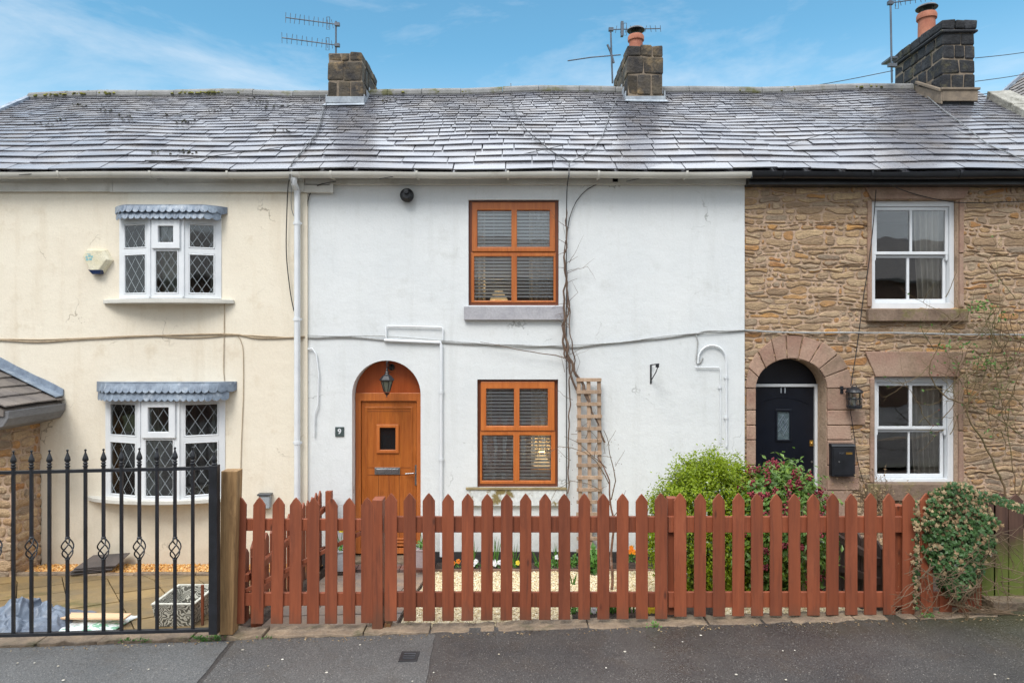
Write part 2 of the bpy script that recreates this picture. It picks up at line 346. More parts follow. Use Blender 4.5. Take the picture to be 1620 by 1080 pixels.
def rubble_stone():
    t = NT('rubble_stone'); v = t.vec(); g = t.n('ShaderNodeNewGeometry'); r = t.n('ShaderNodeValToRGB'); t.l(g.outputs['Random Per Island'], r.inputs[0])
    cols = [(0, S(138, 116, 92)), (.14, S(186, 160, 126)), (.28, S(160, 134, 104)), (.42, S(194, 168, 132)), (.54, S(150, 136, 118)), (.66, S(178, 144, 102)), (.76, S(186, 164, 136)), (.86, S(140, 126, 110)), (.93, S(192, 146, 90)), (1, S(166, 118, 74))]
    el = r.color_ramp.elements; el[0].color = (*cols[0][1], 1); el[1].color = (*cols[-1][1], 1)
    for p, k in cols[1:-1]: q = el.new(p); q.color = (*k, 1)
    col = t.mix(t.ramp(t.noise(v, 8, 6, .7), .35, .7, 0, .62), r.outputs[0], S(138, 117, 100))
    col = t.mix(t.ramp(t.noise(v, 2.4, 6, .7), .55, .72, 0, .5), col, S(124, 106, 88))
    col = t.mul(col, t.ramp(t.noise(t.vec((1, 1, 2.5)), 38, 4, .65), .3, .7, .85, 1.35))
    b = t.bump(t.noise(t.vec((1, 1, 2.8)), 9, 6, .68), 1, .03); b = t.bump(t.noise(t.vec((1, 1, 2)), 45, 4), .5, .01, b)
    return t.done(col, .9, b, 0, .25)
m_rubstone = rubble_stone()
m_rubble = M('rubble_mortar', S(186, 160, 138), S(164, 140, 118), 3, rough=.95, bump=.9, bscale=28, bd=.02, third=S(128, 108, 88), tlo=.56, thi=.72, offs=False)
def asphalt(name, c1, c2, r0, r1):
    t = NT(name); v = t.vec()
    col = t.mix(t.ramp(t.noise(v, 1.4, 5), .35, .7), c1, c2)
    sp_ = t.noise(v, 75, 3, .7); col = t.mul(col, t.ramp(sp_, .32, .68, .45, 1.6))
    col = t.mix(t.ramp(t.noise(v, 2.6, 6, .7), .5, .75, 0, .5), col, S(70, 60, 50))
    if name == 'asphalt':
        sx = t.n('ShaderNodeSeparateXYZ'); t.l(t.obj, sx.inputs[0]); k = t.math('ADD', sx.outputs[0], t.ramp(t.noise(v, 1.3, 4), .2, .8, -1, 1)); k2 = t.math('MULTIPLY', t.ramp(k, 2.6, 4.0, 0, .6), t.ramp(sx.outputs[1], .9, 1.5)); col = t.mix(k2, col, S(58, 60, 34))
    col = t.mix(t.ramp(t.noise(v, 110, 1), .68, .74, 0, .7), col, S(190, 184, 174))
    rg = t.ramp(t.noise(v, 1.1, 5, .65), .38, .62, r0, r1)
    return t.done(col, rg, t.bump(sp_, .9, .008), 0, .5)
m_asph = asphalt('asphalt', S(67, 64, 62), S(52, 50, 50), .24, .45)
m_asph2 = asphalt('older_asphalt', S(88, 88, 88), S(78, 79, 80), .5, .7)
def gravelmat(name, cols, k=60):
    t = NT(name); g = t.n('ShaderNodeNewGeometry'); r = t.n('ShaderNodeValToRGB'); t.l(g.outputs['Random Per Island'], r.inputs[0]); el = r.color_ramp.elements
    el[0].color = (*cols[0], 1); el[1].color = (*cols[-1], 1)
    for i, c in enumerate(cols[1:-1]): q = el.new((i + 1) / (len(cols) - 1)); q.color = (*c, 1)
    return t.done(t.mul(r.outputs[0], t.ramp(t.noise(t.vec(), 90, 2), .3, .7, .85, 1.15)), .6)
m_pebble = gravelmat('pale_pebbles', [S(206, 190, 150), S(226, 212, 176), S(180, 158, 116), S(234, 226, 204), S(170, 142, 104)])
m_pebble2 = gravelmat('golden_pebbles', [S(196, 138, 66), S(214, 164, 84), S(160, 98, 44), S(226, 196, 140), S(184, 120, 56)])
def glass(name, tint=(.975, .985, .99), rough=.015):
    t = NT(name); tr = t.n('ShaderNodeBsdfTransparent'); tr.inputs[0].default_value = (*tint, 1); gl = t.n('ShaderNodeBsdfGlossy'); gl.inputs['Roughness'].default_value = rough
    nb = t.bump(t.noise(t.vec((1, 1, 1)), 1.6, 2), .05, .05); t.l(nb, gl.inputs['Normal'])
    fr = t.n('ShaderNodeFresnel'); fr.inputs[0].default_value = 1.52; mx = t.n('ShaderNodeMixShader')
    t.l(t.math('MULTIPLY', fr.outputs[0], 2.2, clamp=True), mx.inputs[0]); t.l(tr.outputs[0], mx.inputs[1]); t.l(gl.outputs[0], mx.inputs[2]); t.l(mx.outputs[0], t.out.inputs[0]); return t.m
m_glass = glass('window_glass')
m_glassdim = glass('leaded_glass', (.86, .89, .89), .05)
m_blind = M('blind_slat', S(232, 234, 234), S(222, 226, 226), rough=.5, bump=0, fine=.02)
m_curtain = M('curtain', S(214, 206, 190), S(186, 178, 164), 6, (4, 1, .2), rough=.9, bump=.1)
m_net = M('net_curtain', S(186, 190, 180), S(140, 146, 138), 6, (5, 1, .2), rough=.9, bump=.1)
m_room = M('dim_room', S(150, 142, 134), S(128, 120, 112), 1, rough=.9, bump=0)
m_blue = M('navy_door', S(16, 22, 34), S(12, 17, 27), 3, rough=.32, bump=.1, bscale=50)
def emis(name, c, k):
    t = NT(name); e = t.n('ShaderNodeEmission'); e.inputs[0].default_value = (*c, 1); e.inputs[1].default_value = k; t.l(e.outputs[0], t.out.inputs[0]); return t.m
# ---------------------------------------------------------------- ground, pavement, yards
def pave_z(x): return .256 + .031 * x
mb = MB(); mb.add([(-300, -300, -.9), (300, -300, -.9), (300, 300, -.9), (-300, 300, -.9)], [(0, 1, 2, 3)])
m_ground = M('ground_soil', S(92, 98, 62), S(74, 80, 52), 1, rough=.9)
kind(build('ground', mb, m_ground, origin=(0, 0, -.9)), 'structure')
def sheet(x0, x1, y0, y1, fn, nx, ny): 
    m = MB(); m.grid(lambda u, v: (x0 + (x1 - x0) * u, y0 + (y1 - y0) * v, fn(x0 + (x1 - x0) * u, y0 + (y1 - y0) * v)), nx, ny); return m
mb = sheet(-22, 22, 2.9, 6.14, lambda x, y: pave_z(x) + .006 * noise.noise(Vector((x * 1.3, y * 1.3, 0))), 220, 24)
kind(build('pavement', mb, m_asph, smooth=True), 'structure')
# the older, paler strip of pavement on the left, laid over with a thin skim
def skim(name, poly, mat):
    m = MB(); n = len(poly); N = 14
    (ax, ay), (bx, by), (cx_, cy_), (dx, dy) = poly
    def fn(u, v):
        x = (ax * (1 - u) + bx * u) * (1 - v) + (dx * (1 - u) + cx_ * u) * v; y = (ay * (1 - u) + by * u) * (1 - v) + (dy * (1 - u) + cy_ * u) * v
        x += .012 * noise.noise(Vector((x * 9, y * 9, 0)))
        return (x, y, pave_z(x) + .006 * noise.noise(Vector((x * 1.3, y * 1.3, 0))) + .005)
    m.grid(fn, 60, 20); return kind(build(name, m, mat, smooth=True), 'structure')
skim('pavement_patch', [(-9, 4.2), (-2.36, 4.2), (-2.48, 6.02), (-9, 6.02)], m_asph2)
skim('pavement_trench_patch', [(-2.32, 4.2), (-.62, 4.2), (-.68, 6.03), (-2.44, 6.03)], asphalt('trench_asphalt', S(82, 80, 78), S(72, 71, 71), .5, .7))
mb = sheet(-22, 22, -5.5, 2.75, lambda x, y: pave_z(x) - .12, 40, 10)
kind(build('road', mb, m_asph2), 'structure')
mb = MB(); mb.loft([[(x, 2.75, pave_z(x) - .13), (x, 2.898, pave_z(x) - .13), (x, 2.898, pave_z(x) + .004), (x, 2.75, pave_z(x) + .004)] for x in (-22, 22)])
kind(build('road_kerb', mb, m_kerb), 'structure')
def yard_z(x, y):
    t = min(1, max(0, (9.2 - y) / 2.95)); t = t * t * (3 - 2 * t) * .5 + t * .5
    return -.2 + t * (pave_z(x) - .03 + .2)
mb = sheet(-22, 22, 6.16, 9.3, lambda x, y: yard_z(x, y) - .03, 120, 24)
kind(build('yard_soil', mb, m_soil, smooth=True), 'structure')
# stone edging between pavement and yards
mb = MB(); x = -9.2
while x < 3.9:
    l = R(.5, 1.1); x1 = x + l - .01
    top = .03 if x < -2.4 else (.022 if x < -1.1 else .008)
    z0, z1 = pave_z(x), pave_z(x1); j = R(-.012, .012)
    n = 9; secs = []
    for k in range(n + 1):
        xx = x + (x1 - x) * k / n; zz = pave_z(xx); e = R(-.009, .009); e2 = R(-.022, .022)
        secs.append([(xx, 6.02 + j + e2, zz - .1), (xx, 6.25, zz - .1), (xx, 6.26 + e, zz + top + e), (xx, 6.045 + j + e2, zz + top + e)])
    mb.loft(secs); x += l
kind(build('edging_stones', mb, m_kerb, bevel=.008), 'structure')
# ---------------------------------------------------------------- gravel
def pebbles(name, n, region, zf, size, mat):
    m = MB(); base = [(1, 0, 0), (-1, 0, 0), (0, 1, 0), (0, -1, 0), (0, 0, 1), (0, 0, -1)]
    fs = [(0, 2, 4), (2, 1, 4), (1, 3, 4), (3, 0, 4), (2, 0, 5), (1, 2, 5), (3, 1, 5), (0, 3, 5)]
    k = 0
    while k < n:
        x, y = region()
        if x is None: continue
        k += 1
        a, b, c = R(.6, 1.3) * size, R(.6, 1.3) * size, R(.4, .9) * size
        rot = Matrix.Rotation(R(0, 6.28), 3, 'Z') @ Matrix.Rotation(R(-.6, .6), 3, 'X')
        o = Vector((x, y, zf(x, y) + R(-.2, .8) * size))
        m.add([o + rot @ Vector((p[0] * a * R(.8, 1.2), p[1] * b * R(.8, 1.2), p[2] * c * R(.8, 1.2))) for p in base], fs)
    return m
def reg_white():
    x, y = R(-1.05, 3.3), 6.27 + 2.7 * R(0, 1) ** .8
    if x < -.95 + (y - 6.27) * -.0: pass
    if .55 < x < 1.95 and y < 6.62: return None, None
    return x, y
gm = sheet(-1.05, 3.3, 6.27, 8.97, lambda x, y: yard_z(x, y) - .012, 40, 20)
pm = pebbles('', 21000, reg_white, lambda x, y: yard_z(x, y) - .008, .0125, None); gm.add(pm.v, pm.f)
kind(tag(build('gravel', gm, m_pebble), 'pale cream gravel between the picket fence and the white cottage', 'gravel'), 'stuff')
gm = sheet(-6.35, -2.55, 8.78, 9.2, lambda x, y: yard_z(x, y) + .01, 40, 6)
pm = pebbles('', 5200, lambda: (R(-6.35, -2.6), R(8.78, 9.18)), lambda x, y: yard_z(x, y) + .018, .016, None); gm.add(pm.v, pm.f)
kind(tag(build('gravel', gm, m_pebble2), 'golden brown gravel strip along the foot of the cream wall', 'gravel'), 'stuff')
mb = MB()
for k in range(5):
    a = -6.4 + k * .79; mb.box(a, a + .783, 8.70, 8.775, -.35, -.135 + R(-.006, .006), .004)
kind(build('gravel_edging', mb, m_kerb, bevel=.012), 'structure')
# patio slabs behind the iron railings, laid in slanting rows
mb = MB(); ca, sa = math.cos(.62), math.sin(.62)
for i in range(-12, 16):
    for j in range(-12, 14):
        cx_, cy_ = (i + .5 * 0) * .46, j * .46
        x, y = -4.6 + cx_ * ca - cy_ * sa, 7.5 + cx_ * sa + cy_ * ca
        pts = []
        for du, dv in ((-.2245, -.2245), (.2245, -.2245), (.2245, .2245), (-.2245, .2245)):
            a, b = x + du * ca - dv * sa, y + du * sa + dv * ca
            a = max(-7.2, min(-2.62, a)); b = max(6.27, min(8.695, b)); pts.append((a, b))
        ar = sum(pts[k][0] * pts[(k + 1) % 4][1] - pts[(k + 1) % 4][0] * pts[k][1] for k in range(4)) / 2
        if abs(ar) < .002: continue
        dz = R(-.004, .004)
        mb.loft([[(a, b, yard_z(a, b) - .03) for a, b in pts], [(a, b, yard_z(a, b) + .006 + dz) for a, b in pts]])
kind(build('patio_paving', mb, m_slab), 'structure')
# stone flag path from the gate to the door
mb = MB(); y = 6.27; row = 0
while y < 8.75:
    d = R(.38, .55); y1 = min(y + d, 8.8); x = -2.36
    xe = -1.08
    while x < xe - .02:
        l = min(R(.35, .7), xe - x)
        if xe - x - l < .15: l = xe - x
        q = [(x + .006, y + .006), (x + l - .006, y + R(.004, .02)), (x + l - .006, y1 - .008), (x + .006, y1 - R(.006, .02))]
        dz = R(-.006, .006)
        mb.loft([[(a, b, yard_z(a, b) - .03) for a, b in q], [(a, b, yard_z(a, b) + .012 + dz) for a, b in q]]); x += l
    y += d
kind(build('garden_path', mb, m_flag, bevel=.006), 'structure')
# ---------------------------------------------------------------- roofs
EY, EZ, RY = 9.02, 5.06, 12.25
def RZ(x): return 7.265 + .009 * x
SL = 3.9
def rp(x, s, h=0):
    k = s / SL
    z = EZ + (RZ(x) - EZ) * k + .022 * math.sin(x * .9 + 1) * k + .012 * math.sin(x * 2.3 + s * 1.7)
    return Vector((x, EY + (RY - EY) * k - h * .554, z + h * .833))
def on_roof(px, py, h=.05):      # the roof point that the photo shows at a pixel
    dx, dz = (px - 810) / 1080, (540 - py) / 1080
    t = (RZ(0) - EZ) / (RY - EY)
    Y = (EZ - t * EY - CZ) / (dz - t)
    return rp(dx * Y, (Y - EY) / (RY - EY) * SL, h)
XA, XB, XC, XD = -8.6, -2.786, 3.145, 8.45
spans = {'cream': (XA, XB), 'white': (XB, XC), 'stone': (XC, 8.2)}
slates = {k: MB() for k in spans}
s, row = -.02, 0
while s < SL - .08:
    ex = max(.135, .275 * .94 ** row) * R(.93, 1.07); x = XA + R(-.5, 0); wbase = max(.22, .58 * .945 ** row)
    while x < 8.2:
        wd = wbase * R(.55, 1.5); xa, xb = max(x, XA), min(x + wd, 8.2)
        x += wd
        if xb - xa < .04: continue
        k = 'cream' if (xa + xb) / 2 < XB else ('white' if (xa + xb) / 2 < XC else 'stone')
        q_ = .45 + .55 * ex / .26; s0 = s + R(-.010, .010) * q_; s1 = min(s + ex * 1.35, SL); th = R(.010, .017) * q_; li = R(.037, .045) * q_; tw = R(-.003, .003); g = R(.003, .009)
        sk = R(-.008, .008); bl = R(-.006, .006)
        lo = [(xa + g + R(-.004, .004), s0 + R(-.006, .006), li + tw), (xb - g, s0 + sk * .6, li - tw), (xb - g + bl, s1, .012), (xa + g + bl, s1, .012)]
        slates[k].add([rp(a, b, max(.004, c)) for a, b, c in lo] + [rp(a, b, c + th) for a, b, c in lo], [(3, 2, 1, 0), (4, 5, 6, 7), (0, 1, 5, 4), (1, 2, 6, 5), (2, 3, 7, 6), (3, 0, 4, 7)])
    s += ex; row += 1
roots = {}
roots['cream'] = thing('terraced_cottage', (-5.7, WY, -.2), 'cream rendered cottage with white leaded bow windows, left end of the terrace', 'house', None)
roots['white'] = thing('terraced_cottage', (.18, WY, -.2), 'white rendered cottage in the middle with golden oak windows and arched door number 9', 'house', None)
roots['stone'] = thing('terraced_cottage', (5.8, WY, -.2), 'brown rubble stone cottage at the right with white sash windows and navy door number 11', 'house', None)
def deck(k):
    x0, x1 = spans[k]; m = slates[k]
    n = max(2, int((x1 - x0) / .25))
    def sec(x):
        top, eave = rp(x, SL, 0), rp(x, 0, 0)
        return [eave, top, Vector((x, 15.45, EZ)), Vector((x, 15.45, EZ - .1)), Vector((x, RY, top.z - .14)), Vector((x, EY + .06, EZ - .04))]
    m.loft([sec(x0 + .003 + (x1 - x0 - .006) * i / n) for i in range(n + 1)])
    return build('roof', m, m_slate, roots[k])
roofs = {k: deck(k) for k in spans}
def ridge(k, joints):
    x0, x1 = spans[k]; x = x0
    m = MB()
    while x < x1 - .02:
        l = min(R(.55, .75), x1 - x); 
        if x1 - x - l < .2: l = x1 - x
        a, b = x + .003, x + l - .004; dz = R(-.006, .006); secs = []
        for xx in (a, b):
            t = rp(xx, SL, 0); pts = []
            for ang in range(0, 181, 20):
                r = .15; pts.append((xx, RY - r * math.cos(math.radians(ang)), t.z - .03 + dz + .125 * math.sin(math.radians(ang)) ** .7 + .0))
            secs.append(pts + [(xx, RY + .12, t.z - .1), (xx, RY - .12, t.z - .1)])
        m.loft(secs); x += l
    return build('ridge_tiles', m, m_ridge, roofs[k], bevel=.004, label=None)
for k in spans: ridge(k, 0)
# ---------------------------------------------------------------- rubble stonework, every stone laid in wavy courses
def stonework(mb, u0, u1, z0, z1, out, mp, h0=.068, seed_=0.0):
    def course(k, u): return z0 + k * h0 + (.075) * noise.noise(Vector((u * 1.25, k * .37, seed_))) + (.045) * noise.noise(Vector((u * 4.1, k * 1.9, seed_ + 5))) + .012 * noise.noise(Vector((u * 14, k * 3.3, 2)))
    for k in range(-1, int((z1 - z0) / h0) + 2):
        u = u0 - R(0, .2)
        while u < u1:
            l = R(.08, .42) if R(0, 1) < .75 else R(.04, .10); sl = R(-.03, .03); n = max(4, int(l / .022)); cols = []; st = R(.008, .024); rise = R(-.006, .01); pinch = R(-.25, .25)
            a_, b_ = u, u + l; u += l
            lo0, hi0 = R(0, .14), R(.0, .14)
            for i in range(n + 1):
                t_ = i / n; x = a_ + .005 + (l - .010) * t_; zl, zh = course(k, x), course(k + 1, x + sl)
                gap = .0055; zl += gap; zh -= gap
                if zh - zl < .006: m_ = (zl + zh) / 2; zl, zh = m_ - .003, m_ + .003
                e = min(1, (min(t_, 1 - t_) * l / .035) + .0) ** .55; e = .12 + .88 * e; mid = zl + (zh - zl) * (.5 + pinch * (1 - e)); zl, zh = mid + (zl - mid) * e, mid + (zh - mid) * e
                x = min(max(x, u0), u1); zl, zh = min(max(zl, z0), z1), min(max(zh, z0), z1)
                cols.append((x, zl, zh, out(x, (zl + zh) / 2)))
            run = []
            for cc in cols + [None]:
                if cc is not None and not cc[3] and cc[2] - cc[1] > .001: run.append(cc); continue
                if len(run) >= 3 and run[-1][0] - run[0][0] > .015:
                    vs, fs = [], []; N = len(run)
                    for i, (x, zl, zh, _) in enumerate(run):
                        end = i in (0, N - 1); hh = -.004 if end else st; ins = min(.006, (zh - zl) * .25)
                        j = lambda: R(-.0028, .0028)
                        vs += [mp(x, -.004, zl), mp(x, hh * .75 + j(), zl + ins), mp(x, hh + rise * .5 + j(), (zl + zh) / 2), mp(x, hh * .8 + j(), zh - ins), mp(x, -.004, zh)]
                    for i in range(N - 1):
                        for q in range(4): fs.append((i * 5 + q, (i + 1) * 5 + q, (i + 1) * 5 + q + 1, i * 5 + q + 1))
                    mb.add(vs, fs)
                run = []
# ---------------------------------------------------------------- cottage walls
def rect(a, b, c, d): return [(a, c), (b, c), (b, d), (a, d)]
def arch(x0, x1, z0, zs, rise, n=24):
    cx_, r = (x0 + x1) / 2, (x1 - x0) / 2
    return [(x0, z0), (x1, z0)] + [(cx_ + r * math.cos(math.pi * i / n), zs + rise * math.sin(math.pi * i / n)) for i in range(n + 1)]
def shell(k, mat, y0, holes, x0, x1, gable=None):
    m = MB(); curve_plate(rect(x0, x1, -.6, 5.03), holes, y0, y0 + .3, m)
    m.box(x0, x1, 15.0, 15.25, -.6, 5.0)
    for xa, xb in ((x0, x0 + .12), (x1 - .12, x1)):
        m.box(xa, xb, y0 + .302, 14.998, -.6, 5.0)
        zt = rp(xa, SL, 0).z - .17; m.loft([[(xx, 9.4, 5.0), (xx, RY, zt), (xx, 15.1, 5.0)] for xx in (xa, xb)])
    w_ = build('wall', m, mat, roots[k])
    r_ = MB(); r_.box(x0 + .13, x1 - .13, y0 + .303, 14.99, 2.55, 2.62); r_.box(x0 + .13, x1 - .13, 12.2, 12.3, -.5, 2.54); r_.box(x0 + .13, x1 - .13, 12.2, 12.3, 2.63, 5.0)
    r_.box(x0 + .13, x1 - .13, y0 + .303, 12.19, -.5, -.12)
    r_.box(x0 + .13, x1 - .13, y0 + .303, 12.19, 4.92, 4.96)
    build('inner_rooms', r_, m_room, roots[k])
    return w_
WC, WW, WS = 9.19, 9.23, 9.27
w1 = (X(741), X(884), Z(483), Z(316)); w2 = (X(755), X(883), Z(771), Z(600))
dn = dict(x0=X(557), x1=X(665.5), zs=Z(624), rise=54 / 117, z0=-.12)
shell('white', m_white, WW, [rect(*w1), rect(*w2), arch(dn['x0'], dn['x1'], -.2, dn['zs'], dn['rise'])], XB + .03, XC)
s1 = (X(1379, WS), X(1515, WS), Z(488, WS), Z(316, WS)); s2 = (X(1383, WS), X(1514, WS), Z(765, WS), Z(596, WS))
d11 = dict(x0=X(1195, WS), x1=X(1307, WS), zs=Z(614, WS), rise=47 / 117, z0=-.12)
shell('stone', m_rubble, WS, [rect(*s1), rect(*s2), arch(d11['x0'], d11['x1'], -.2, d11['zs'], d11['rise'])], XC + .002, 8.3)
def out_stone(x, z):
    for q in (s1, s2):
        if q[0] - .01 < x < q[1] + .01 and q[2] - .01 < z < q[3] + .01: return True
    cx_, r = (d11['x0'] + d11['x1']) / 2, (d11['x1'] - d11['x0']) / 2 + .012
    if abs(x - cx_) < r and z < d11['zs']: return True
    return z >= d11['zs'] and ((x - cx_) / r) ** 2 + ((z - d11['zs']) / (d11['rise'] + .012)) ** 2 < 1
m = MB(); stonework(m, XC + .01, 8.29, -.2, 5.0, out_stone, lambda u, h, z: (u, WS - h, z))
build('stonework', m, m_rubstone, roots['stone'], smooth=35)
c1 = (X(195, WC), X(346, WC), Z(470, WC), Z(345, WC)); c2 = (X(172, WC), X(352, WC), Z(792, WC), Z(630, WC))
shell('cream', m_cream, WC, [rect(*c1), rect(*c2)], XA + .05, XB + .03)
mb = MB(); mb.box(XB + .03, X(556), WW - .03, WW - .002, -.6, Z(872)); mb.box(X(667), XC - .002, WW - .03, WW - .002, -.6, Z(872), 0)
build('plinth', mb, m_plinth, roots['white'])
# ---------------------------------------------------------------- gutters, fascias, downpipes
def gutter(k, xa, xb, mat, r=.058, y=8.975, zt=5.035):
    m = MB(); n = max(2, int((xb - xa) / .5)); secs = []
    for i in range(n + 1):
        x = xa + (xb - xa) * i / n; sag = .006 * math.sin(x * 2.1)
        out = [(x, y - r * math.cos(math.radians(a)), zt + sag - r * 1.25 * math.sin(math.radians(a))) for a in range(0, 181, 20)]
        inn = [(x, y - (r - .006) * math.cos(math.radians(a)), zt + sag - (r * 1.25 - .006) * math.sin(math.radians(a))) for a in range(180, -1, -20)]
        secs.append(out + inn)
    m.loft(secs); g = build('gutter', m, mat, roots[k], smooth=True)
    x = xa + .4
    while x < xb - .2:
        b = MB(); b.loft([[(xx, y - (r + .006) * math.cos(math.radians(a)), zt - (r * 1.25 + .006) * math.sin(math.radians(a))) for a in range(-10, 191, 20)] + [(xx, y + r - .004, zt), (xx, y - r + .004, zt)] for xx in (x, x + .028)])
        b.box(x, x + .028, y + r, y + r + .1, zt - .06, zt - .03)
        build('gutter_bracket', b, mat, g); x += R(1.0, 1.25)
    return g
gutter('cream', XA, XB - .002, m_creamtrim); gutter('white', XB + .002, XC - .01, m_creamtrim); gutter('stone', XC + .004, 8.5, m_blackgut, .064)
m = MB(); m.box(XA, X(181), WC - .05, WC - .003, Z(303, 9.14), 5.04); m.box(X(183.5), XB - .001, WC - .05, WC - .003, Z(303.5, 9.14), 5.04); m.box(X(180), X(184), WC - .058, WC - .052, Z(304, 9.14), 5.03)
m.box(XA, XB - .001, WC - .066, WC - .0605, Z(288, 9.14), 5.03)
build('fascia', m, m_creamtrim, roots['cream'], bevel=.003)
m = MB(); m.box(XB + .002, X(528), WC - .05, WW - .004, Z(304, 9.14), Z(292.5, 9.14)); m.box(X(524.5), X(530), WC - .058, WC - .052, Z(305, 9.14), Z(290, 9.14)); m.box(XB + .002, XC - .003, WC - .03, WW - .004, Z(291, 9.14), 5.04)
build('fascia', m, m_creamtrim, roots['white'], bevel=.003)
m = MB(); m.box(XC + .004, 8.5, 9.08, WS - .003, Z(292, 9.08), 5.03)
build('fascia', m, m_blackgut, roots['stone'], bevel=.003)
def pipe(name, k, pts, r, mat, clips=()):
    m = MB(); m.tube(pts, r, 12); p = build(name, m, mat, roots[k], smooth=True)
    for c in clips:
        c = Vector(c); b = MB(); b.lathe([(r + .001, -.02), (r + .007, -.02), (r + .007, .02), (r + .001, .02)], c, 14); b.box(c.x - r - .018, c.x + r + .018, c.y + r * .3, c.y + r * .3 + .006, c.z - .012, c.z + .012); build('pipe_clip', b, mat, p)
    return p
px_ = X(470, 9.12)
pipe('downpipe', 'cream', [(px_, 8.985, 4.97), (px_, 8.99, 4.9), (px_, 9.125, 4.83), (px_, 9.125, -.15)], .042, m_upvc, [(px_, 9.125, Z(353, 9.12)), (px_, 9.125, Z(505, 9.12)), (px_, 9.125, Z(700, 9.12))])
y_ = 9.2
pipe('waste_pipe', 'white', [P(608, 538, y_), P(652, 540, y_), P(697, 541.5, y_), P(698, 546, y_), P(698, 640, y_), P(698, 880, y_)], .021, m_upvc, [P(698, 620, y_), P(698, 726, y_)])
pipe('thin_pipe', 'white', [P(611, 538, y_), P(611, 517, y_), P(614, 515.5, y_), P(698, 517.5, y_), P(700.5, 519, y_), P(700.5, 538, y_)], .010, m_upvc)
pipe('cable_conduit', 'white', [P(1104, 575, y_)] + [P(1126.5 + 22 * math.cos(a), 568 - 22 * math.sin(a), y_) for a in [math.radians(t) for t in range(180, -1, -20)]] + [P(1149, 590, y_), P(1149.5, 706, y_)], .013, m_upvc, [P(1149, 596, y_), P(1149, 660, y_)])
pipe('cable_conduit', 'white', [P(1100, 580.5, y_), P(1137, 581, y_), P(1139, 583, y_), P(1139.5, 700, y_)], .008, m_upvc, [P(1139, 612, y_)])
pipe('cable_conduit', 'white', [P(487, 552, y_), P(494, 551, y_), P(500, 560, y_), P(504, 590, y_), P(503, 640, y_), P(498, 655, y_), P(497, 690, y_)], .010, m_upvc)
# ---------------------------------------------------------------- chimneys
def chimney(k, x0, x1, y0, y1, zb, zt, rows, cols, rcols, mat, band=False, ovh=.0):
    m = MB(); z = zt; r = 0
    mort = MB(); mort.box(x0 + .02, x1 - .02, y0 + .02, y1 - .02, zb, zt - .02)
    hs = rows[:]
    while z > zb:
        h = hs[r] if r < len(hs) else hs[-1]; n = cols if r % 2 else cols + 1; nr = rcols + (r % 2)
        ov = .03 if (r == 0 and band) else 0
        xs = [x0 - ov] + sorted(x0 + (x1 - x0) * (i + R(-.18, .18)) / n for i in range(1, n)) + [x1 + ov]
        ys = [y0 - ov] + sorted(y0 + (y1 - y0) * (i + R(-.15, .15)) / nr for i in range(1, nr)) + [y1 + ov]
        for i in range(n):
            for j in range(nr):
                q = R(-.008, .008); zz = max(z - h, zb)
                m.box(xs[i] + .005 + (q if i == 0 else 0), xs[i + 1] - .005 + (q if i == n - 1 else 0), ys[j] + .005 + (q if j == 0 else 0), ys[j + 1] - .005, zz + .01, z - .006, .013)
        z -= h; r += 1
        if band and r == 1:
            m.box(x0 - .035, x1 + .035, y0 - .035, y1 + .02, z - .045, z - .004, .006); z -= .05
    c = build('chimney', m, mat, roots[k], bevel=.024)
    build('mortar_core', mort, m_mortar, c)
    return c
chs = {}
y0 = 11.7; chs['left'] = chimney('cream', X(518, y0), X(574, y0), y0, 12.95, 6.4, Z(82, y0), [.16, .34, .35, .35], 2, 4, m_sootstone)
y0 = 11.72; chs['mid'] = chimney('white', X(992, y0), X(1050, y0), y0, 13.3, 6.4, Z(71, y0), [.2, .3, .36, .35], 2, 4, m_sootstone)
y0 = 11.3; chs['right'] = chimney('stone', X(1491, y0), X(1543, y0), y0, 12.75, 6.2, Z(31, y0), [.17, .2, .23, .25, .27, .26], 2, 5, m_soot2, band=True)
def flashing(c, x0, x1, yf, yb):
    m = MB(); s0 = (yf - EY) / (RY - EY) * SL
    m.loft([[rp(x0 - .06, s0 - .12, .05), rp(x1 + .06, s0 - .12, .05), rp(x1 + .06, s0 - .12, .062), rp(x0 - .06, s0 - .12, .062)],
            [rp(x0 - .03, s0 - .02, .05), rp(x1 + .03, s0 - .02, .05), rp(x1 + .03, s0 - .02, .062), rp(x0 - .03, s0 - .02, .062)]])
    zf = rp(0, s0).z; m.box(x0 - .025, x1 + .025, yf - .03, yf - .012, zf, zf + .11)
    for xx, sg in ((x0, -1), (x1, 1)):
        k = 0; yy = yf
        while yy < RY - .05:
            za = rp(xx, (yy - EY) / (RY - EY) * SL).z; m.box(*( (xx - .03, xx - .014) if sg < 0 else (xx + .014, xx + .03)), yy, min(yy + .2, RY), za, za + .2 + R(-.01, .02)); yy += .205
            ss = (yy - EY) / (RY - EY) * SL
    build('lead_flashing', m, m_flash, c, bevel=.003)
flashing(chs['left'], X(518, 11.7), X(574, 11.7), 11.7, 12.9); flashing(chs['mid'], X(992, 11.72), X(1050, 11.72), 11.72, 12.9)
m = MB(); xa, xb = X(1491, 11.3), X(1543, 11.3); zb = Z(141, 11.27)
m.box(xa - .05, xb + .05, 11.24, 11.29, zb - .02, zb + .02); m.box(xa - .02, xb + .02, 11.262, 11.288, zb - .2, zb - .022)
m.loft([[(xa - .075, 11.27, zb - .04), (xa - .012, 11.27, zb - .04), (xa - .012, 11.27, zb + .01), (xa - .075, 11.27, zb + .01)], [(xa - .075, 11.95, zb + .34), (xa - .012, 11.95, zb + .34), (xa - .012, 11.95, zb + .39), (xa - .075, 11.95, zb + .39)]])
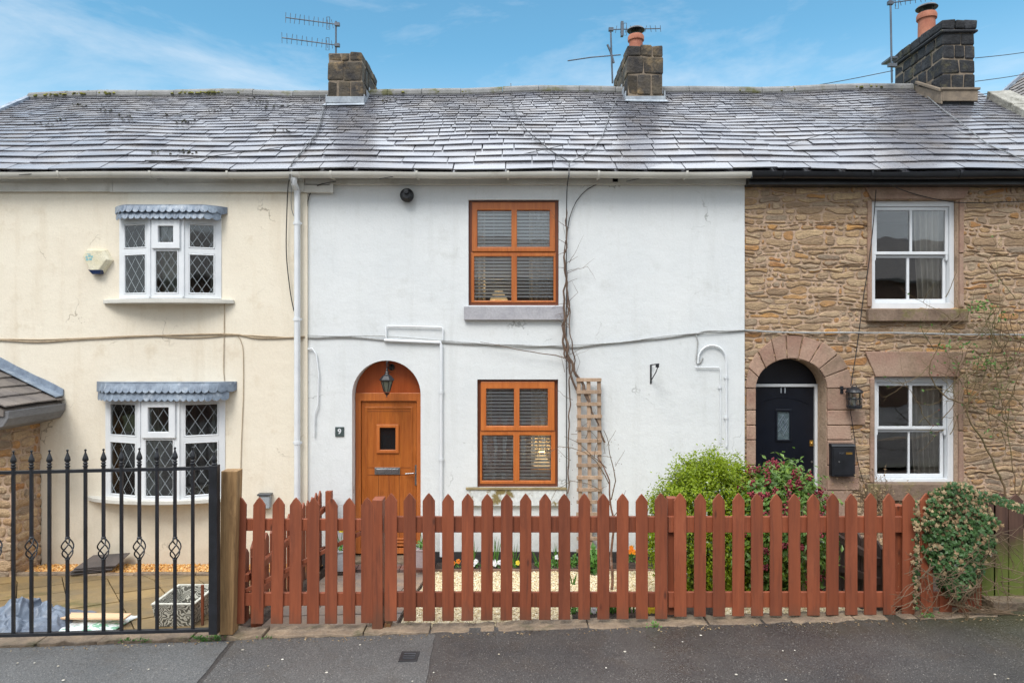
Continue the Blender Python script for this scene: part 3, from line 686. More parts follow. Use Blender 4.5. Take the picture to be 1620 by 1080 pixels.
m.loft([[(xa - .04, 11.27, zb - .25), (xa - .012, 11.27, zb - .25), (xa - .012, 11.27, zb - .042), (xa - .04, 11.27, zb - .042)], [(xa - .04, 12.0, zb + .1), (xa - .012, 12.0, zb + .1), (xa - .012, 12.0, zb + .33), (xa - .04, 12.0, zb + .33)]])
build('base_ledge', m, m_mortar, chs['right'], bevel=.008)
def pot(c, px, Y, ztop, zb, r):
    x = X(px, Y); h = ztop - zb
    m = MB(); m.lathe([(r * .98, -.3), (r * .92, h * .6), (r * .9, h * .8), (r * 1.08, h * .82), (r * 1.1, h * .93), (r * 1.0, h), (r * .8, h), (r * .78, h * .5)], (x, Y, zb), 20); build('chimney_pot', m, m_terra, c, smooth=45)
    m = MB(); m.lathe([(r * .85, h), (r * .85, h + .02), (r * .78, h + .025), (r * .78, h - .05)], (x, Y, zb), 20)
    for a in range(4): t = a * math.pi / 2 + .5; m.tube([(x + r * .8 * math.cos(t), Y + r * .8 * math.sin(t), ztop), (x + r * .85 * math.cos(t), Y + r * .85 * math.sin(t), ztop + .1)], .008, 5)
    m.lathe([(0, h + .075), (r * 1.15, h + .085), (r * 1.2, h + .095), (r * 1.0, h + .13), (r * .5, h + .16), (0, h + .17)], (x, Y, zb), 22); build('cowl', m, m_black, c, smooth=45)
pot(chs['mid'], 1006, 12.35, Z(57, 12.35), 7.82, .135); pot(chs['right'], 1466, 12.1, Z(22, 12.1), 8.05, .15)
# right gable coping
m = MB(); s = 0
while s < SL - .75:
    l = .62; a, b = rp(8.25, s, 0), rp(8.25, min(s + l - .008, SL - .7), 0); dz = R(-.008, .008)
    for p0, p1 in ((a, b),):
        m.loft([[(8.1, q.y, q.z + .02), (8.5, q.y, q.z - .1), (8.5, q.y - .03, q.z + .17 + dz), (8.1, q.y - .03, q.z + .15 + dz)] for q in (p0, p1)])
    s += l
build('gable_coping', m, m_coping, roots['stone'], bevel=.015)
m = MB(); a, b = rp(XA, -.02, .0), rp(XA, SL, .0)
m.loft([[(XA - .05, q.y, q.z - .14), (XA + .05, q.y, q.z - .14), (XA + .05, q.y - .02, q.z + .075), (XA - .05, q.y - .02, q.z + .075)] for q in (a, b)])
build('verge_trim', m, m_lead, roots['cream'])
# moss on the ridge and slates
m = MB()
for px, n, sprd in ((120, 46, 30), (90, 30, 18), (315, 70, 22), (325, 40, 14), (172, 14, 5), (700, 18, 60), (1240, 18, 50), (1370, 12, 12)):
    for _ in range(n):
        x = max(XA + .15, X(px + random.gauss(0, sprd), 12.2)); yy = RY - R(.04, .16); z = rp(x, SL).z + (.1 - (RY - yy) * .75) + R(-.01, .01)
        m.lathe([(R(.012, .04), 0), (R(.01, .03), R(.008, .025)), (0, R(.02, .035))], (x, yy, z - .005), 6)
m_moss = M('moss', S(122, 118, 40), S(90, 92, 42), 12, rough=.95, bump=.8, bscale=60, bd=.01, island=.3)
kind(build('moss', m, m_moss, roofs['cream']), 'stuff')
m = MB()
for px, py in [(400, 158), (412, 163), (420, 172), (440, 170), (280, 182), (200, 186), (205, 192), (292, 196), (297, 192), (72, 197), (150, 170), (610, 161), (130, 168), (440, 211), (250, 247), (290, 243), (296, 246), (95, 190), (170, 178), (345, 176)]:
    for _ in range(7):
        c = on_roof(px + random.gauss(0, 9), py + R(-2, 2), .05); m.lathe([(R(.008, .024), 0), (R(.006, .016), R(.004, .008)), (0, R(.006, .012))], c, 6)
kind(build('moss', m, M('roof_moss', S(74, 74, 50), S(52, 54, 42), 12, rough=.95, bump=.6, island=.3), roofs['cream']), 'stuff')
# ---------------------------------------------------------------- golden oak windows
def oak_window(k, o, trans, panes_hi, panes_lo, label, lamp=False):
    x0, x1, z0, z1 = o; yb = WW + .055
    f = MB()
    # outer frame
    f.plate(x0 + .003, x1 - .003, z0 + .003, z1 - .003, [(x0 + .07, x1 - .07, z0 + .07, trans - .02), (x0 + .07, x1 - .07, trans + .03, z1 - .06)], yb, yb + .07)
    win = build('window', f, m_oakdark, roots[k], bevel=.004, label=label)
    # fixed lower light and opening upper sash
    lx0, lx1 = panes_lo[0][0], panes_lo[1][1]; hx0, hx1 = panes_hi[0][0], panes_hi[1][1]
    s = MB(); s.plate(x0 + .035, x1 - .035, z0 + .04, trans - .002, [(a, b, c, d) for a, b, c, d in panes_lo], yb - .012, yb + .03)
    build('lower_frame', s, m_oakframe, win, bevel=.008)
    s = MB(); s.plate(x0 + .045, x1 - .045, trans + .002, z1 - .03, [(a, b, c, d) for a, b, c, d in panes_hi], yb - .028, yb + .03)
    build('top_sash', s, m_oakframe, win, bevel=.010)
    g = MB()
    for a, b, c, d in panes_hi + panes_lo: g.box(a - .01, b + .01, yb + .012, yb + .02, c - .01, d + .01)
    build('pane', g, m_glass, win)
    bl = MB(); z = z1 - .09; i = 0
    while z > z0 + .1:
        zz = z
        def sl(v): return v
        c_, s_ = .0075, .0145
        bl.loft([[(xx, yb + .045 - c_, zz - s_), (xx, yb + .045, zz + .003), (xx, yb + .045 + c_, zz + s_), (xx, yb + .045 + c_, zz + s_ - .002), (xx, yb + .045, zz + .0), (xx, yb + .045 - c_, zz - s_ - .002)] for xx in (x0 + .06, x1 - .06)])
        z -= .0465
    for t in (.28, .5, .76): xx = x0 + (x1 - x0) * t; bl.box(xx - .002, xx + .002, yb + .03, yb + .032, z0 + .1, z1 - .08)
    bl.box(x0 + .06, x1 - .06, yb + .04, yb + .08, z1 - .1, z1 - .07)
    build('blind', bl, m_blind, win)
    cu = MB()
    for t0, t1 in ((.05, .17), (.68, .95)): xa_, xb_ = x0 + (x1 - x0) * t0, x0 + (x1 - x0) * t1; cu.grid(lambda u, v: (xa_ + (xb_ - xa_) * u, yb + .45 + .03 * math.sin(u * (xb_ - xa_) * 90), z0 + (z1 - z0) * v), 36, 2)
    build('curtain', cu, m_curtain, win)
    return win
def pr(l, Y=WW): return [(X(a, Y), X(b, Y), Z(d, Y), Z(c, Y)) for a, b, c, d in l]
oak_window('white', w1, Z(398), pr([(755, 809, 332, 390), (818, 870, 332, 390)]), pr([(750, 809, 405, 475), (818, 876, 405, 475)]), 'upper oak window with a blind')
oak_window('white', w2, Z(682), pr([(769, 813, 615, 674), (822, 867, 615, 674)]), pr([(762, 812, 689, 761), (822, 872, 689, 761)]), 'lower oak window with a blind and a lit lamp behind')
m = MB(); m.box(X(734, 9.18), X(892, 9.18), 9.165, WW + .05, Z(506, 9.17), Z(484.5, 9.17)); build('window_sill', m, m_greysill, roots['white'], bevel=.006)
m_flaky = M('flaking_paint', S(208, 212, 212), S(196, 200, 200), 4, rough=.8, bump=.5, bscale=30, bd=.006, third=S(126, 112, 70), tlo=.54, thi=.6)
m = MB(); m.box(X(738, 9.18), X(896, 9.18), 9.17, WW + .05, Z(800, 9.17), Z(774.5, 9.17)); build('window_sill', m, m_flaky, roots['white'], bevel=.006)
m = MB(); m.box(X(737, 9.18), X(897, 9.18), 9.155, 9.225, Z(774, 9.17), Z(771.5, 9.17)); build('sill_top', m, M('mossy_stone', S(150, 134, 100), S(120, 108, 76), 9, rough=.9, bump=.4), roots['white'])
# ---------------------------------------------------------------- door 9
D = 9.43; x0, x1 = dn['x0'] + .004, dn['x1'] - .004
m = MB(); zt = Z(624, D)
top = Z(624, D)
apoly = arch(x0, x1, Z(623, D) , dn['zs'] + .0, dn['rise'] - .004)
m.prism(apoly, D, D + .05); fan = build('door_fanlight_panel', m, wood('oak_panel', S(158, 78, 36), S(146, 68, 28), S(112, 50, 18), .35, 14), roots['white'])
m = MB(); hz = Z(628, D); m.plate(x0, x1, -.1, Z(621, D), [(x0 + .075, x1 - .075, -.02, Z(634, D))], D - .03, D + .05)
dfr = build('door_frame', m, m_oakframe, roots['white'], bevel=.006)
lx0, lx1, lz0, lz1 = x0 + .08, x1 - .08, -.015, Z(635, D)
gx0, gx1, gz0, gz1 = X(601, D), X(626, D), Z(711, D), Z(676, D)
m = MB(); m.plate(lx0, lx1, lz0, lz1, [(gx0, gx1, gz0, gz1)], D + .0, D + .045)
door = build('door', m, m_oak, roots['white'], bevel=.004)
def molding(a, b, c, d, wd, y, th, par, mat, name='moulding'):
    q = MB(); q.plate(a, b, c, d, [(a + wd, b - wd, c + wd, d - wd)], y - th, y - .001); return build(name, q, mat, par, bevel=.006)
molding(lx0 + .05, lx1 - .05, Z(855, D), Z(643, D), .028, D, .008, door, m_oak)
molding(gx0 - .045, gx1 + .045, gz0 - .045, gz1 + .045, .045, D, .022, door, m_oakframe, 'glazing_surround')
m = MB()
for t in range(5): xx = lx0 + .11 + (lx1 - lx0 - .22) * (t + .5) / 5
for xx in [lx0 + .09 + (lx1 - lx0 - .18) * t / 4 for t in range(1, 4)]: m.box(xx - .002, xx + .002, D - .0025, D - .0005, .12, gz0 - .25)
m.box(lx0 + .08, lx1 - .08, D - .003, D - .0005, Z(751, D), Z(750.4, D)); m.box(lx0 + .08, lx1 - .08, D - .003, D - .0005, Z(739.6, D), Z(739, D)); m.box(lx0 + .08, lx1 - .08, D - .003, D - .0005, Z(650.6, D), Z(650, D))
build('board_grooves', m, m_oakdark, door)
m = MB(); m.box(gx0 - .005, gx1 + .005, D + .012, D + .02, gz0 - .005, gz1 + .005); m_darkglass = M('dark_glass', S(22, 24, 26), S(16, 17, 19), 5, rough=.08, bump=.1, bscale=60, spec=.7); build('door_glass', m, m_darkglass, door)
m = MB(); a, b, c, d = X(593, D), X(633, D), Z(750, D), Z(739, D); m.plate(a, b, c, d, [(a + .02, b - .02, c + .02, d - .02)], D - .014, D - .001); m.box(a + .021, b - .021, D - .02, D - .002, c + .021, d - .021)
build('letter_slot', m, m_chrome, door, bevel=.003)
m = MB(); hx = X(658, D); m.box(hx - .014, hx + .014, D - .012, D - .001, Z(767, D), Z(735, D)); m.tube([(hx, D - .01, Z(747, D)), (hx, D - .05, Z(747, D)), (hx - .02, D - .055, Z(747, D)), (X(642, D), D - .05, Z(748, D))], .009, 10)
m.lathe([(.006, 0), (.006, .02), (0, .021)], (hx, D - .01, Z(757, D)), 10, 'y'); build('door_handle', m, m_chrome, door, smooth=40)
m = MB()
for i in range(3): m.box(lx0 + .01, lx1 - .01, D - .02 - i * .012, D - .002, .005 + (2 - i) * .04, .03 + (2 - i) * .04)
build('weather_bar', m, m_oakframe, door, bevel=.006)
m = MB(); m.box(x0 - .1, x1 + .1, 9.14, D + .1, -.4, -.125)
m2 = MB()
for i in range(6): a = x0 - .07 + i * .19; m2.box(a, a + .18, 8.93, 9.135, -.32, -.155, .004)
build('door_threshold', m, m_kerb, roots['white'], bevel=.01); build('door_step', m2, M('old_bricks', S(122, 76, 62), S(96, 92, 90), 3, rough=.8, bump=.5, island=.3), roots['white'], bevel=.008)
# ---------------------------------------------------------------- leaded bow windows of the cream cottage
def facet_xf(A, B):
    A, B = Vector(A), Vector(B); u = (B - A).normalized(); nrm = Vector((u.y, -u.x))   # towards the camera
    def f(v): return Vector((A.x + u.x * v.x - nrm.x * v.y, A.y + u.y * v.x - nrm.y * v.y, v.z))
    return f, (B - A).length
def bow(o_px, split, ytop, ybot, dep, panes, vent, midlow, sill, canopy, label, lat, canopy_h):
    xl, xr = X(o_px[0], WC), X(o_px[1], WC); Yf = WC - dep
    pts = [(xl, WC - .01), (X(split[0], Yf), Yf), (X(split[1], Yf), Yf), (xr, WC - .01)]
    zt, zb = Z(ytop, Yf + .03), Z(ybot, Yf + .03); H = zt - zb
    fr = MB(); sash = MB(); gl = MB(); lt = MB()
    win = None; todo = []
    for i in range(3):
        f, L = facet_xf(pts[i], pts[i + 1])
        for q in (fr, sash, gl, lt): q.xf = f
        # local opening positions as fractions
        st = .062
        mid = i == 1
        if mid:
            hi = (st, L - st, zt - H * .36, zt - .045); lo = (st, L - st, zb + .06, zt - H * .36 - .035)
        else:
            hi = (st + (.02 if i == 0 else 0), L - st - (.02 if i == 2 else 0), zt - H * .37, zt - .06); lo = (st + (.02 if i == 0 else 0), L - st - (.02 if i == 2 else 0), zb + .06, zt - H * .37 - .07)
        fr.plate(0.001, L - .001, zb, zt, [hi, lo], -.0, .06)
        for h, vent_ in ((hi, mid), (lo, False)):
            a, b, c, d = h
            if vent_: sash.plate(a - .025, b + .025, c - .022, d + .022, [(a + .06, b - .06, c + .06, d - .06)], -.03, .02); a, b, c, d = a + .06, b - .06, c + .06, d - .06
            else: sash.plate(a + .001, b - .001, c + .001, d - .001, [(a + .018, b - .018, c + .018, d - .018)], -.006, .03); a, b, c, d = a + .018, b - .018, c + .018, d - .018
            gl.box(a - .004, b + .004, .012, .018, c - .004, d + .004)
            # diamond lead cames, clipped to the pane
            W_, Hh = b - a, d - c; nx = 2.5 if not vent_ else 1.8; pw = W_ / nx; ph = pw * 1.55; t = .0032
            k = -12
            for sgn in (1, -1):
                for k in range(-14, 16):
                    # line: (x-a)/pw*? : x = a + k*pw + sgn*(z-c)/ph*pw
                    za, zb_ = c, d; xa_ = a + k * pw + (pw * .5 if sgn < 0 else 0) ; fx = lambda z: xa_ + sgn * (z - c) / ph * pw
                    pts_ = []
                    z_lo, z_hi = c, d
                    if sgn > 0: z_lo = max(c, c + (a - xa_) / pw * ph); z_hi = min(d, c + (b - xa_) / pw * ph)
                    else: z_lo = max(c, c + (xa_ - b) / pw * ph); z_hi = min(d, c + (xa_ - a) / pw * ph)
                    if z_hi - z_lo < .01: continue
                    p0, p1 = (fx(z_lo), z_lo), (fx(z_hi), z_hi)
                    lt.add([(p0[0] - t, .009, p0[1]), (p0[0] + t, .009, p0[1]), (p1[0] + t, .009, p1[1]), (p1[0] - t, .009, p1[1]), (p0[0] - t, .0118, p0[1]), (p0[0] + t, .0118, p0[1]), (p1[0] + t, .0118, p1[1]), (p1[0] - t, .0118, p1[1])],
                           [(0, 1, 2, 3), (7, 6, 5, 4), (0, 4, 5, 1), (1, 5, 6, 2), (2, 6, 7, 3), (3, 7, 4, 0)])
        # mullion cover strip
    for q in (fr, sash, gl, lt): q.xf = None
    for p in pts[1:3]: fr.box(p[0] - .014, p[0] + .014, p[1] - .012, p[1] + .03, zb + .02, zt - .01)
    # top and floor of the projecting box, head hidden by the canopy
    poly = [(x_, y_) for x_, y_ in pts] + [(xr, WC + .1), (xl, WC + .1)]
    fr.loft([[(a, b, zt + .001) for a, b in poly], [(a, b, zt + .03) for a, b in poly]])
    win = build('bow_window', fr, m_upvc, roots['cream'], bevel=.005, label=label)
    build('sash_frames', sash, m_upvc, win, bevel=.007); build('pane', gl, m_glassdim, win); build('lead_lattice', lt, M('lead_came_' + lat, S(158, 166, 170), S(140, 148, 154), rough=.5, bump=0), win)
    # bowed sill: smooth arc
    sx0, sx1 = X(sill[0], WC), X(sill[1], WC); n = 16; sz = Z(sill[2], Yf); th = .055
    arc = [(sx0 + (sx1 - sx0) * i / n, WC - .03 - (dep + .05) * math.sin(math.pi * min(1, max(0, (i / n))) ) ** .7) for i in range(n + 1)]
    q = MB(); poly = arc + [(sx1, WC + .05), (sx0, WC + .05)]; q.loft([[(a, b, sz - th) for a, b in poly], [(a, b, sz) for a, b in poly]]); build('window_sill', q, m_creamtrim, win, bevel=.008)
    # soffit filler under the sill
    # lead canopy with two tiers of scallops
    q = MB(); cx0, cx1 = X(canopy[0], WC), X(canopy[1], WC); ct, cb = Z(canopy[2], Yf), zt - .0
    def path(t, off):
        d_ = (dep + off) * min(1, math.sin(math.pi * t) * 2.2) ** .8
        return cx0 + (cx1 - cx0) * t + (-(.5 - t)) * -off * .0, WC - .012 - d_
    hh = ct - cb
    def tier(z_top, z_bot, o_top, o_bot, inset, teeth, amp):
        N = teeth * 8; secs = []
        for i in range(N + 1):
            t = i / N; w_ = inset + (1 - 2 * inset) * t; xa_, ya = path(w_, o_top); xb_, yb_ = path(w_, o_bot)
            zz = z_bot + amp * (1 - abs(math.sin(math.pi * t * teeth)) ** .6)
            sag = R(-.003, .003)
            secs.append([(xa_, ya, z_top), (xb_, yb_ + sag, zz), (xb_, yb_ + .007, zz), (xa_, ya + .009, z_top)])
        q.loft(secs)
    nt_ = int((cx1 - cx0) / .085)
    tier(ct - hh * .45, cb - .02, .03, .07, .035, nt_, .03); tier(ct, ct - hh * .58, .03, .075, .0, nt_, .03)
    # top plate
    top = [(path(i / 24, .032)) for i in range(25)]; poly = top + [(cx1, WC + .004), (cx0, WC + .004)]
    q.loft([[(a, b, ct - .001) for a, b in poly], [(a, b, ct + .012) for a, b in poly]])
    build('lead_canopy', q, m_lead, win)
    # curtains behind
    cu = MB()
    for i, (t0, t1) in enumerate(((.02, .27), (.36, .62) if lat == 'upper' else (.28, .42), (.84, .99))):
        xa_, xb_ = xl + (xr - xl) * t0, xl + (xr - xl) * t1
        cu.grid(lambda u, v: (xa_ + (xb_ - xa_) * u, WC + .16 + .025 * math.sin(u * 28), zb + (zt - zb) * v), 40, 2)
    build('net_curtain', cu, m_net, win)
    return win
bow((189, 351), (237, 290), 346, 472, .16, 0, 0, 0, (165, 371, 473), (183, 360, 326), 'upper leaded bow window', 'upper', 0)
bow((167, 357), (221, 283), 631, 793, .22, 0, 0, 0, (140, 378, 790), (154, 375, 606), 'lower leaded bow window', 'lower', 0)
# ---------------------------------------------------------------- white sash windows of the stone cottage
def sash_window(o, hi, lo, meet, label, curt, horns):
    x0, x1, z0, z1 = o; y = WS + .09
    f = MB(); f.plate(x0 + .003, x1 - .003, z0 + .003, z1 - .003, [(hi[0][0] - .04, hi[1][1] + .045, lo[0][2] - .055, hi[0][3] + .05)], y - .02, y + .1)
    win = build('sash_window', f, m_upvc, roots['stone'], bevel=.004, label=label)
    s = MB(); s.plate(hi[0][0] - .038, hi[1][1] + .043, meet + .001, hi[0][3] + .048, hi, y + .005, y + .045); build('upper_sash', s, m_upvc, win, bevel=.006)
    s = MB(); s.plate(lo[0][0] - .038, lo[1][1] + .04, lo[0][2] - .052, meet - .004, lo, y + .05, y + .09)
    build('lower_sash', s, m_upvc, win, bevel=.006)
    h = MB()
    for xx in (hi[0][0] - .03, hi[1][1] + .02): h.prism([(xx - .012, meet - .06), (xx + .004, meet - .085), (xx + .016, meet - .06), (xx + .016, meet), (xx - .012, meet)], y + .006, y + .044)
    build('sash_horns', h, m_upvc, win)
    g = MB()
    for a, b, c, d in hi: g.box(a - .006, b + .006, y + .02, y + .026, c - .006, d + .006)
    for a, b, c, d in lo: g.box(a - .006, b + .006, y + .068, y + .074, c - .006, d + .006)
    build('pane', g, m_glass, win)
    c = MB(); xa, xb = curt
    c.grid(lambda u, v: (xa + (xb - xa) * u + (.06 * (1 - v) * (1 - u) if True else 0), y + .135 + .028 * math.sin(u * 30 + math.sin(v * 3)), z0 + (z1 - z0) * v), 60, 8)
    build('curtain', c, m_curtain, win)
    return win
sash_window(s1, pr([(1387, 1439, 333, 398), (1443, 1495, 333, 398)], WS + .1), pr([(1384, 1434, 408, 473), (1438, 1491, 408, 473)], WS + .15), Z(403, WS + .1), 'upper white sash window', (X(1452, 9.4), X(1500, 9.4)), 1)
sash_window(s2, pr([(1390, 1438, 610, 674), (1443, 1492, 610, 674)], WS + .1), pr([(1387, 1436, 683, 749), (1439, 1487, 683, 749)], WS + .15), Z(679, WS + .1), 'lower white sash window', (X(1446, 9.4), X(1492, 9.4)), 1)
# stone dressings
def stones(name, items, par, mat=None, bev=.008):
    m = MB()
    for it in items: m.prism([(X(a, WS), Z(b, WS)) for a, b in it], WS - .034 + R(-.004, .004), WS + .085)
    return build(name, m, mat or m_pinkstone, par, bevel=bev)
def ccw(*p): return list(p)[::-1]
RT = roots['stone']
stones('lintel', [ccw((1366, 294), (1534, 294), (1523, 315.5), (1377, 315.5))], RT)
stones('lintel', [ccw((1367, 556), (1528, 556), (1514, 595.5), (1384, 595.5))], RT)
stones('jamb_stone', [ccw((1516, 317), (1523, 317), (1523, 400), (1516, 400))], RT)
stones('jamb_stone', [ccw((1516, 402), (1522, 402), (1523, 486), (1516, 486))], RT)
stones('jamb_stone', [ccw((1515, 597), (1523, 597), (1522, 680), (1515, 680))], RT)
stones('jamb_stone', [ccw((1515, 682), (1522, 682), (1523, 762), (1515, 762))], RT)
stones('jamb_stone', [ccw((1371, 318), (1378, 318), (1378, 485), (1371, 485))], RT)
stones('jamb_stone', [ccw((1375, 598), (1382, 598), (1382, 762), (1375, 762))], RT)
for a, b, c, d in ((1373, 1531, 488.5, 508), (1372, 1530, 765.5, 792)):
    m = MB(); m.box(X(a, 9.2), X(b, 9.2), 9.18, WS + .08, Z(d, 9.18), Z(c, 9.18)); build('window_sill', m, M('mossy_sill', S(132, 112, 96), S(112, 94, 80), 5, rough=.9, bump=.7, bscale=30, bd=.01, third=S(112, 106, 60), tlo=.5, thi=.64), RT, bevel=.01)
# arch voussoirs and quoins of door 11
cxp, czp = 1251, 614; v = MB()
def ring_pt(a, rx, rz): return (X(cxp + rx * math.cos(a), WS), Z(czp - rz * math.sin(a), WS))
edges = [0, 22, 40, 60, 79, 97, 116, 137, 158, 180]
for i in range(len(edges) - 1):
    a0, a1 = math.radians(edges[i] + .7), math.radians(edges[i + 1] - .7); inn, out = [], []
    ro = R(-1.5, 1.5)
    for t in range(5):
        a = a0 + (a1 - a0) * t / 4; left = 72 if math.cos(a) < 0 else 96
        orx = 95 if math.cos(a) > 0 else 72
        inn.append(ring_pt(a, 56.3, 47.5)); out.append(ring_pt(a, orx + ro, 84 + ro))
    poly = inn + out[::-1]; v.prism(poly, WS - .034 + R(-.004, .004), WS + .2)
build('arch_stones', v, m_pinkstone, RT, bevel=.008)
v = MB(); vl = MB(); zz = 614
for h, wd in ((34, 1352), (24, 1367), (23, 1345), (40, 1352), (40, 1358), (46, 1348), (50, 1360)):
    v.prism([(X(1307.5, WS), Z(zz + h - .8, WS)), (X(wd, WS), Z(zz + h - .8, WS)), (X(wd - 1, WS), Z(zz + .8, WS)), (X(1307.5, WS), Z(zz + .8, WS))], WS - .034 + R(-.004, .004), WS + .2)
    vl.prism([(X(1180, WS), Z(zz + h - .8, WS)), (X(1194.5, WS), Z(zz + h - .8, WS)), (X(1194.5, WS), Z(zz + .8, WS)), (X(1180, WS), Z(zz + .8, WS))], WS - .034 + R(-.004, .004), WS + .2); zz += h
build('door_quoins', vl, m_pinkstone, RT, bevel=.008); build('door_quoins', v, m_pinkstone, RT, bevel=.008)
# ---------------------------------------------------------------- door 11
D = 9.55; x0, x1 = d11['x0'] + .003, d11['x1'] - .003
m = MB(); m.prism(arch(x0, x1, Z(606, D), d11['zs'], d11['rise'] - .004), D, D + .04); build('door_fanlight_panel', m, m_blue, RT)
m = MB(); m.plate(x0, x1, -.12, Z(607, D), [(x0 + .04, X(1288, D), -.06, Z(611.5, D))], D - .03, D + .05); build('door_frame', m, m_upvc, RT, bevel=.004)
lx0, lx1, lz0, lz1 = x0 + .045, X(1287.3, D), -.055, Z(612, D)
gx = (X(1229.5, D), X(1249, D), Z(695, D), Z(650, D))
m = MB(); m.plate(lx0, lx1, lz0, lz1, [gx], D + .0, D + .04); door = build('door', m, m_blue, RT, bevel=.004)
molding(gx[0] - .028, gx[1] + .028, gx[2] - .028, gx[3] + .028, .03, D, .014, door, m_blue, 'glazing_surround')
m = MB(); m.box(gx[0], gx[1], D + .012, D + .018, gx[2], gx[3]); build('door_glass', m, M('obscure_glass', S(98, 112, 116), S(70, 84, 90), 20, rough=.2, bump=.6, bscale=80, bd=.006), door)
m = MB(); cx_, cz_ = (gx[0] + gx[1]) / 2, (gx[2] + gx[3]) / 2
for s_ in (.045, .075): 
    for dz in (0,):
        pts = [(cx_, D + .008, cz_ + dz + s_ * 1.9), (cx_ + s_, D + .008, cz_ + dz), (cx_, D + .008, cz_ + dz - s_ * 1.9), (cx_ - s_, D + .008, cz_ + dz), (cx_, D + .008, cz_ + dz + s_ * 1.9)]
        m.tube(pts, .0035, 5)
m.tube([(cx_ - .075, D + .008, cz_ - .1), (cx_ + .075, D + .008, cz_ + .1)], .003, 5); m.tube([(cx_ + .075, D + .008, cz_ - .1), (cx_ - .075, D + .008, cz_ + .1)], .003, 5)
build('lead_pattern', m, m_lead, door)
m = MB(); m.tube([(lx0 + .06 + (lx1 - lx0 - .12) * t, D - .001, Z(640, D) + .1 * math.sin(math.pi * t)) for t in [i / 16 for i in range(17)]], .005, 5)
for i in range(1, 7): xx = lx0 + .06 + (lx1 - lx0 - .12) * i / 7; m.box(xx - .0018, xx + .0018, D - .002, D - .0003, .1, Z(706, D))
build('door_beading', m, m_blue, door)
m = MB(); text_mb('11', .11, .006, X(1238.5, D), D - .005, Z(617.5, D), m, True); build('door_numerals', m, m_flash, door)
m = MB(); m.box(X(1281, D) - .006, X(1286, D), D - .014, D - .001, Z(705, D), Z(696, D)); m.lathe([(.015, 0), (.017, .02), (.01, .026), (0, .027)], (X(1283, D), D - .014, Z(700.5, D)), 12, 'y'); build('door_lock', m, m_brass, door, bevel=.002)
m = MB(); m.lathe([(.014, 0), (.014, .008), (0, .009)], (X(1284, D), D - .001, Z(730, D)), 12, 'y'); build('keyhole_cover', m, m_chrome, door)
m = MB(); m.box(x0 - .05, x1 + .05, 9.15, D + .1, -.45, -.125); build('door_threshold', m, m_kerb, RT)
# ---------------------------------------------------------------- porch at the far left
PR = thing('stone_porch', (-6.9, 8.9, -.2), 'small rubble stone porch with slate roof at the left edge', 'porch')
ex_ = X(99, WC); m = MB(); xw = X(64, WC)
m.box(-8.2, xw, 8.66, WC - .004, -.5, 1.95); build('wall', m, m_rubble, PR)
q_ = MB(); stonework(q_, 8.66, WC - .01, -.3, 1.94, lambda u, z: False, lambda u, h, z: (xw + h, u, z), .11, 3.0); stonework(q_, -8.15, xw, -.3, 1.94, lambda u, z: False, lambda u, h, z: (u, 8.66 - h, z), .11, 7.0)
build('stonework', q_, m_rubstone, PR, smooth=60)
def psl(x, y, h=0): return Vector((x, y, 2.04 + (ex_ - x) * .50 + h))
m = MB(); m.loft([[(ex_, y, 2.0), (ex_ - 1.3, y, 2.65), (ex_ - 2.6, y, 2.0), (ex_ - 2.6, y, 1.93), (ex_, y, 1.93)] for y in (8.12, WC - .006)])
k = 0; x = ex_ + .03
while x > ex_ - 1.28:
    y = 8.1; st = .2
    while y < WC - .03:
        l = min(R(.22, .34), WC - .012 - y); g = R(-.01, .01)
        m.add([psl(x + g, y + .003, .018), psl(x + g, y + l - .003, .018 + R(0, .006)), psl(x - st * 1.2, y + l - .003, -.01), psl(x - st * 1.2, y + .003, -.01), psl(x + g, y + .003, .034), psl(x + g, y + l - .003, .034), psl(x - st * 1.2, y + l - .003, .008), psl(x - st * 1.2, y + .003, .008)],
              [(0, 1, 2, 3), (7, 6, 5, 4), (0, 4, 5, 1), (1, 5, 6, 2), (2, 6, 7, 3), (3, 7, 4, 0)]); y += l
    x -= st
build('roof', m, m_slate2, PR)
m = MB(); n = 10
m.loft([[(a, WC - .16, psl(a, 0, .05).z), (a, WC - .004, psl(a, 0, .06).z), (a, WC - .004, psl(a, 0, .15).z + R(-.008, .008)), (a, WC - .02, psl(a, 0, .15).z), (a, WC - .03, psl(a, 0, .075).z), (a, WC - .16, psl(a, 0, .06).z)] for a in [ex_ - 1.25 + 1.27 * i / n for i in range(n + 1)]])
build('lead_flashing', m, m_lead, PR)
m = MB(); m.loft([[(ex_ - .02, y, 1.99), (ex_ + .05, y, 1.99), (ex_ + .045, y, 1.9), (ex_ - .02, y, 1.80), (ex_ - .30, y, 1.72), (ex_ - .30, y, 1.92)] for y in (8.14, 8.5, 8.9, WC - .006)])
build('eaves_box', m, M('grey_boards', S(122, 122, 124), S(104, 104, 106), 3, (1, .3, 1), rough=.7, bump=.4), PR, bevel=.01)
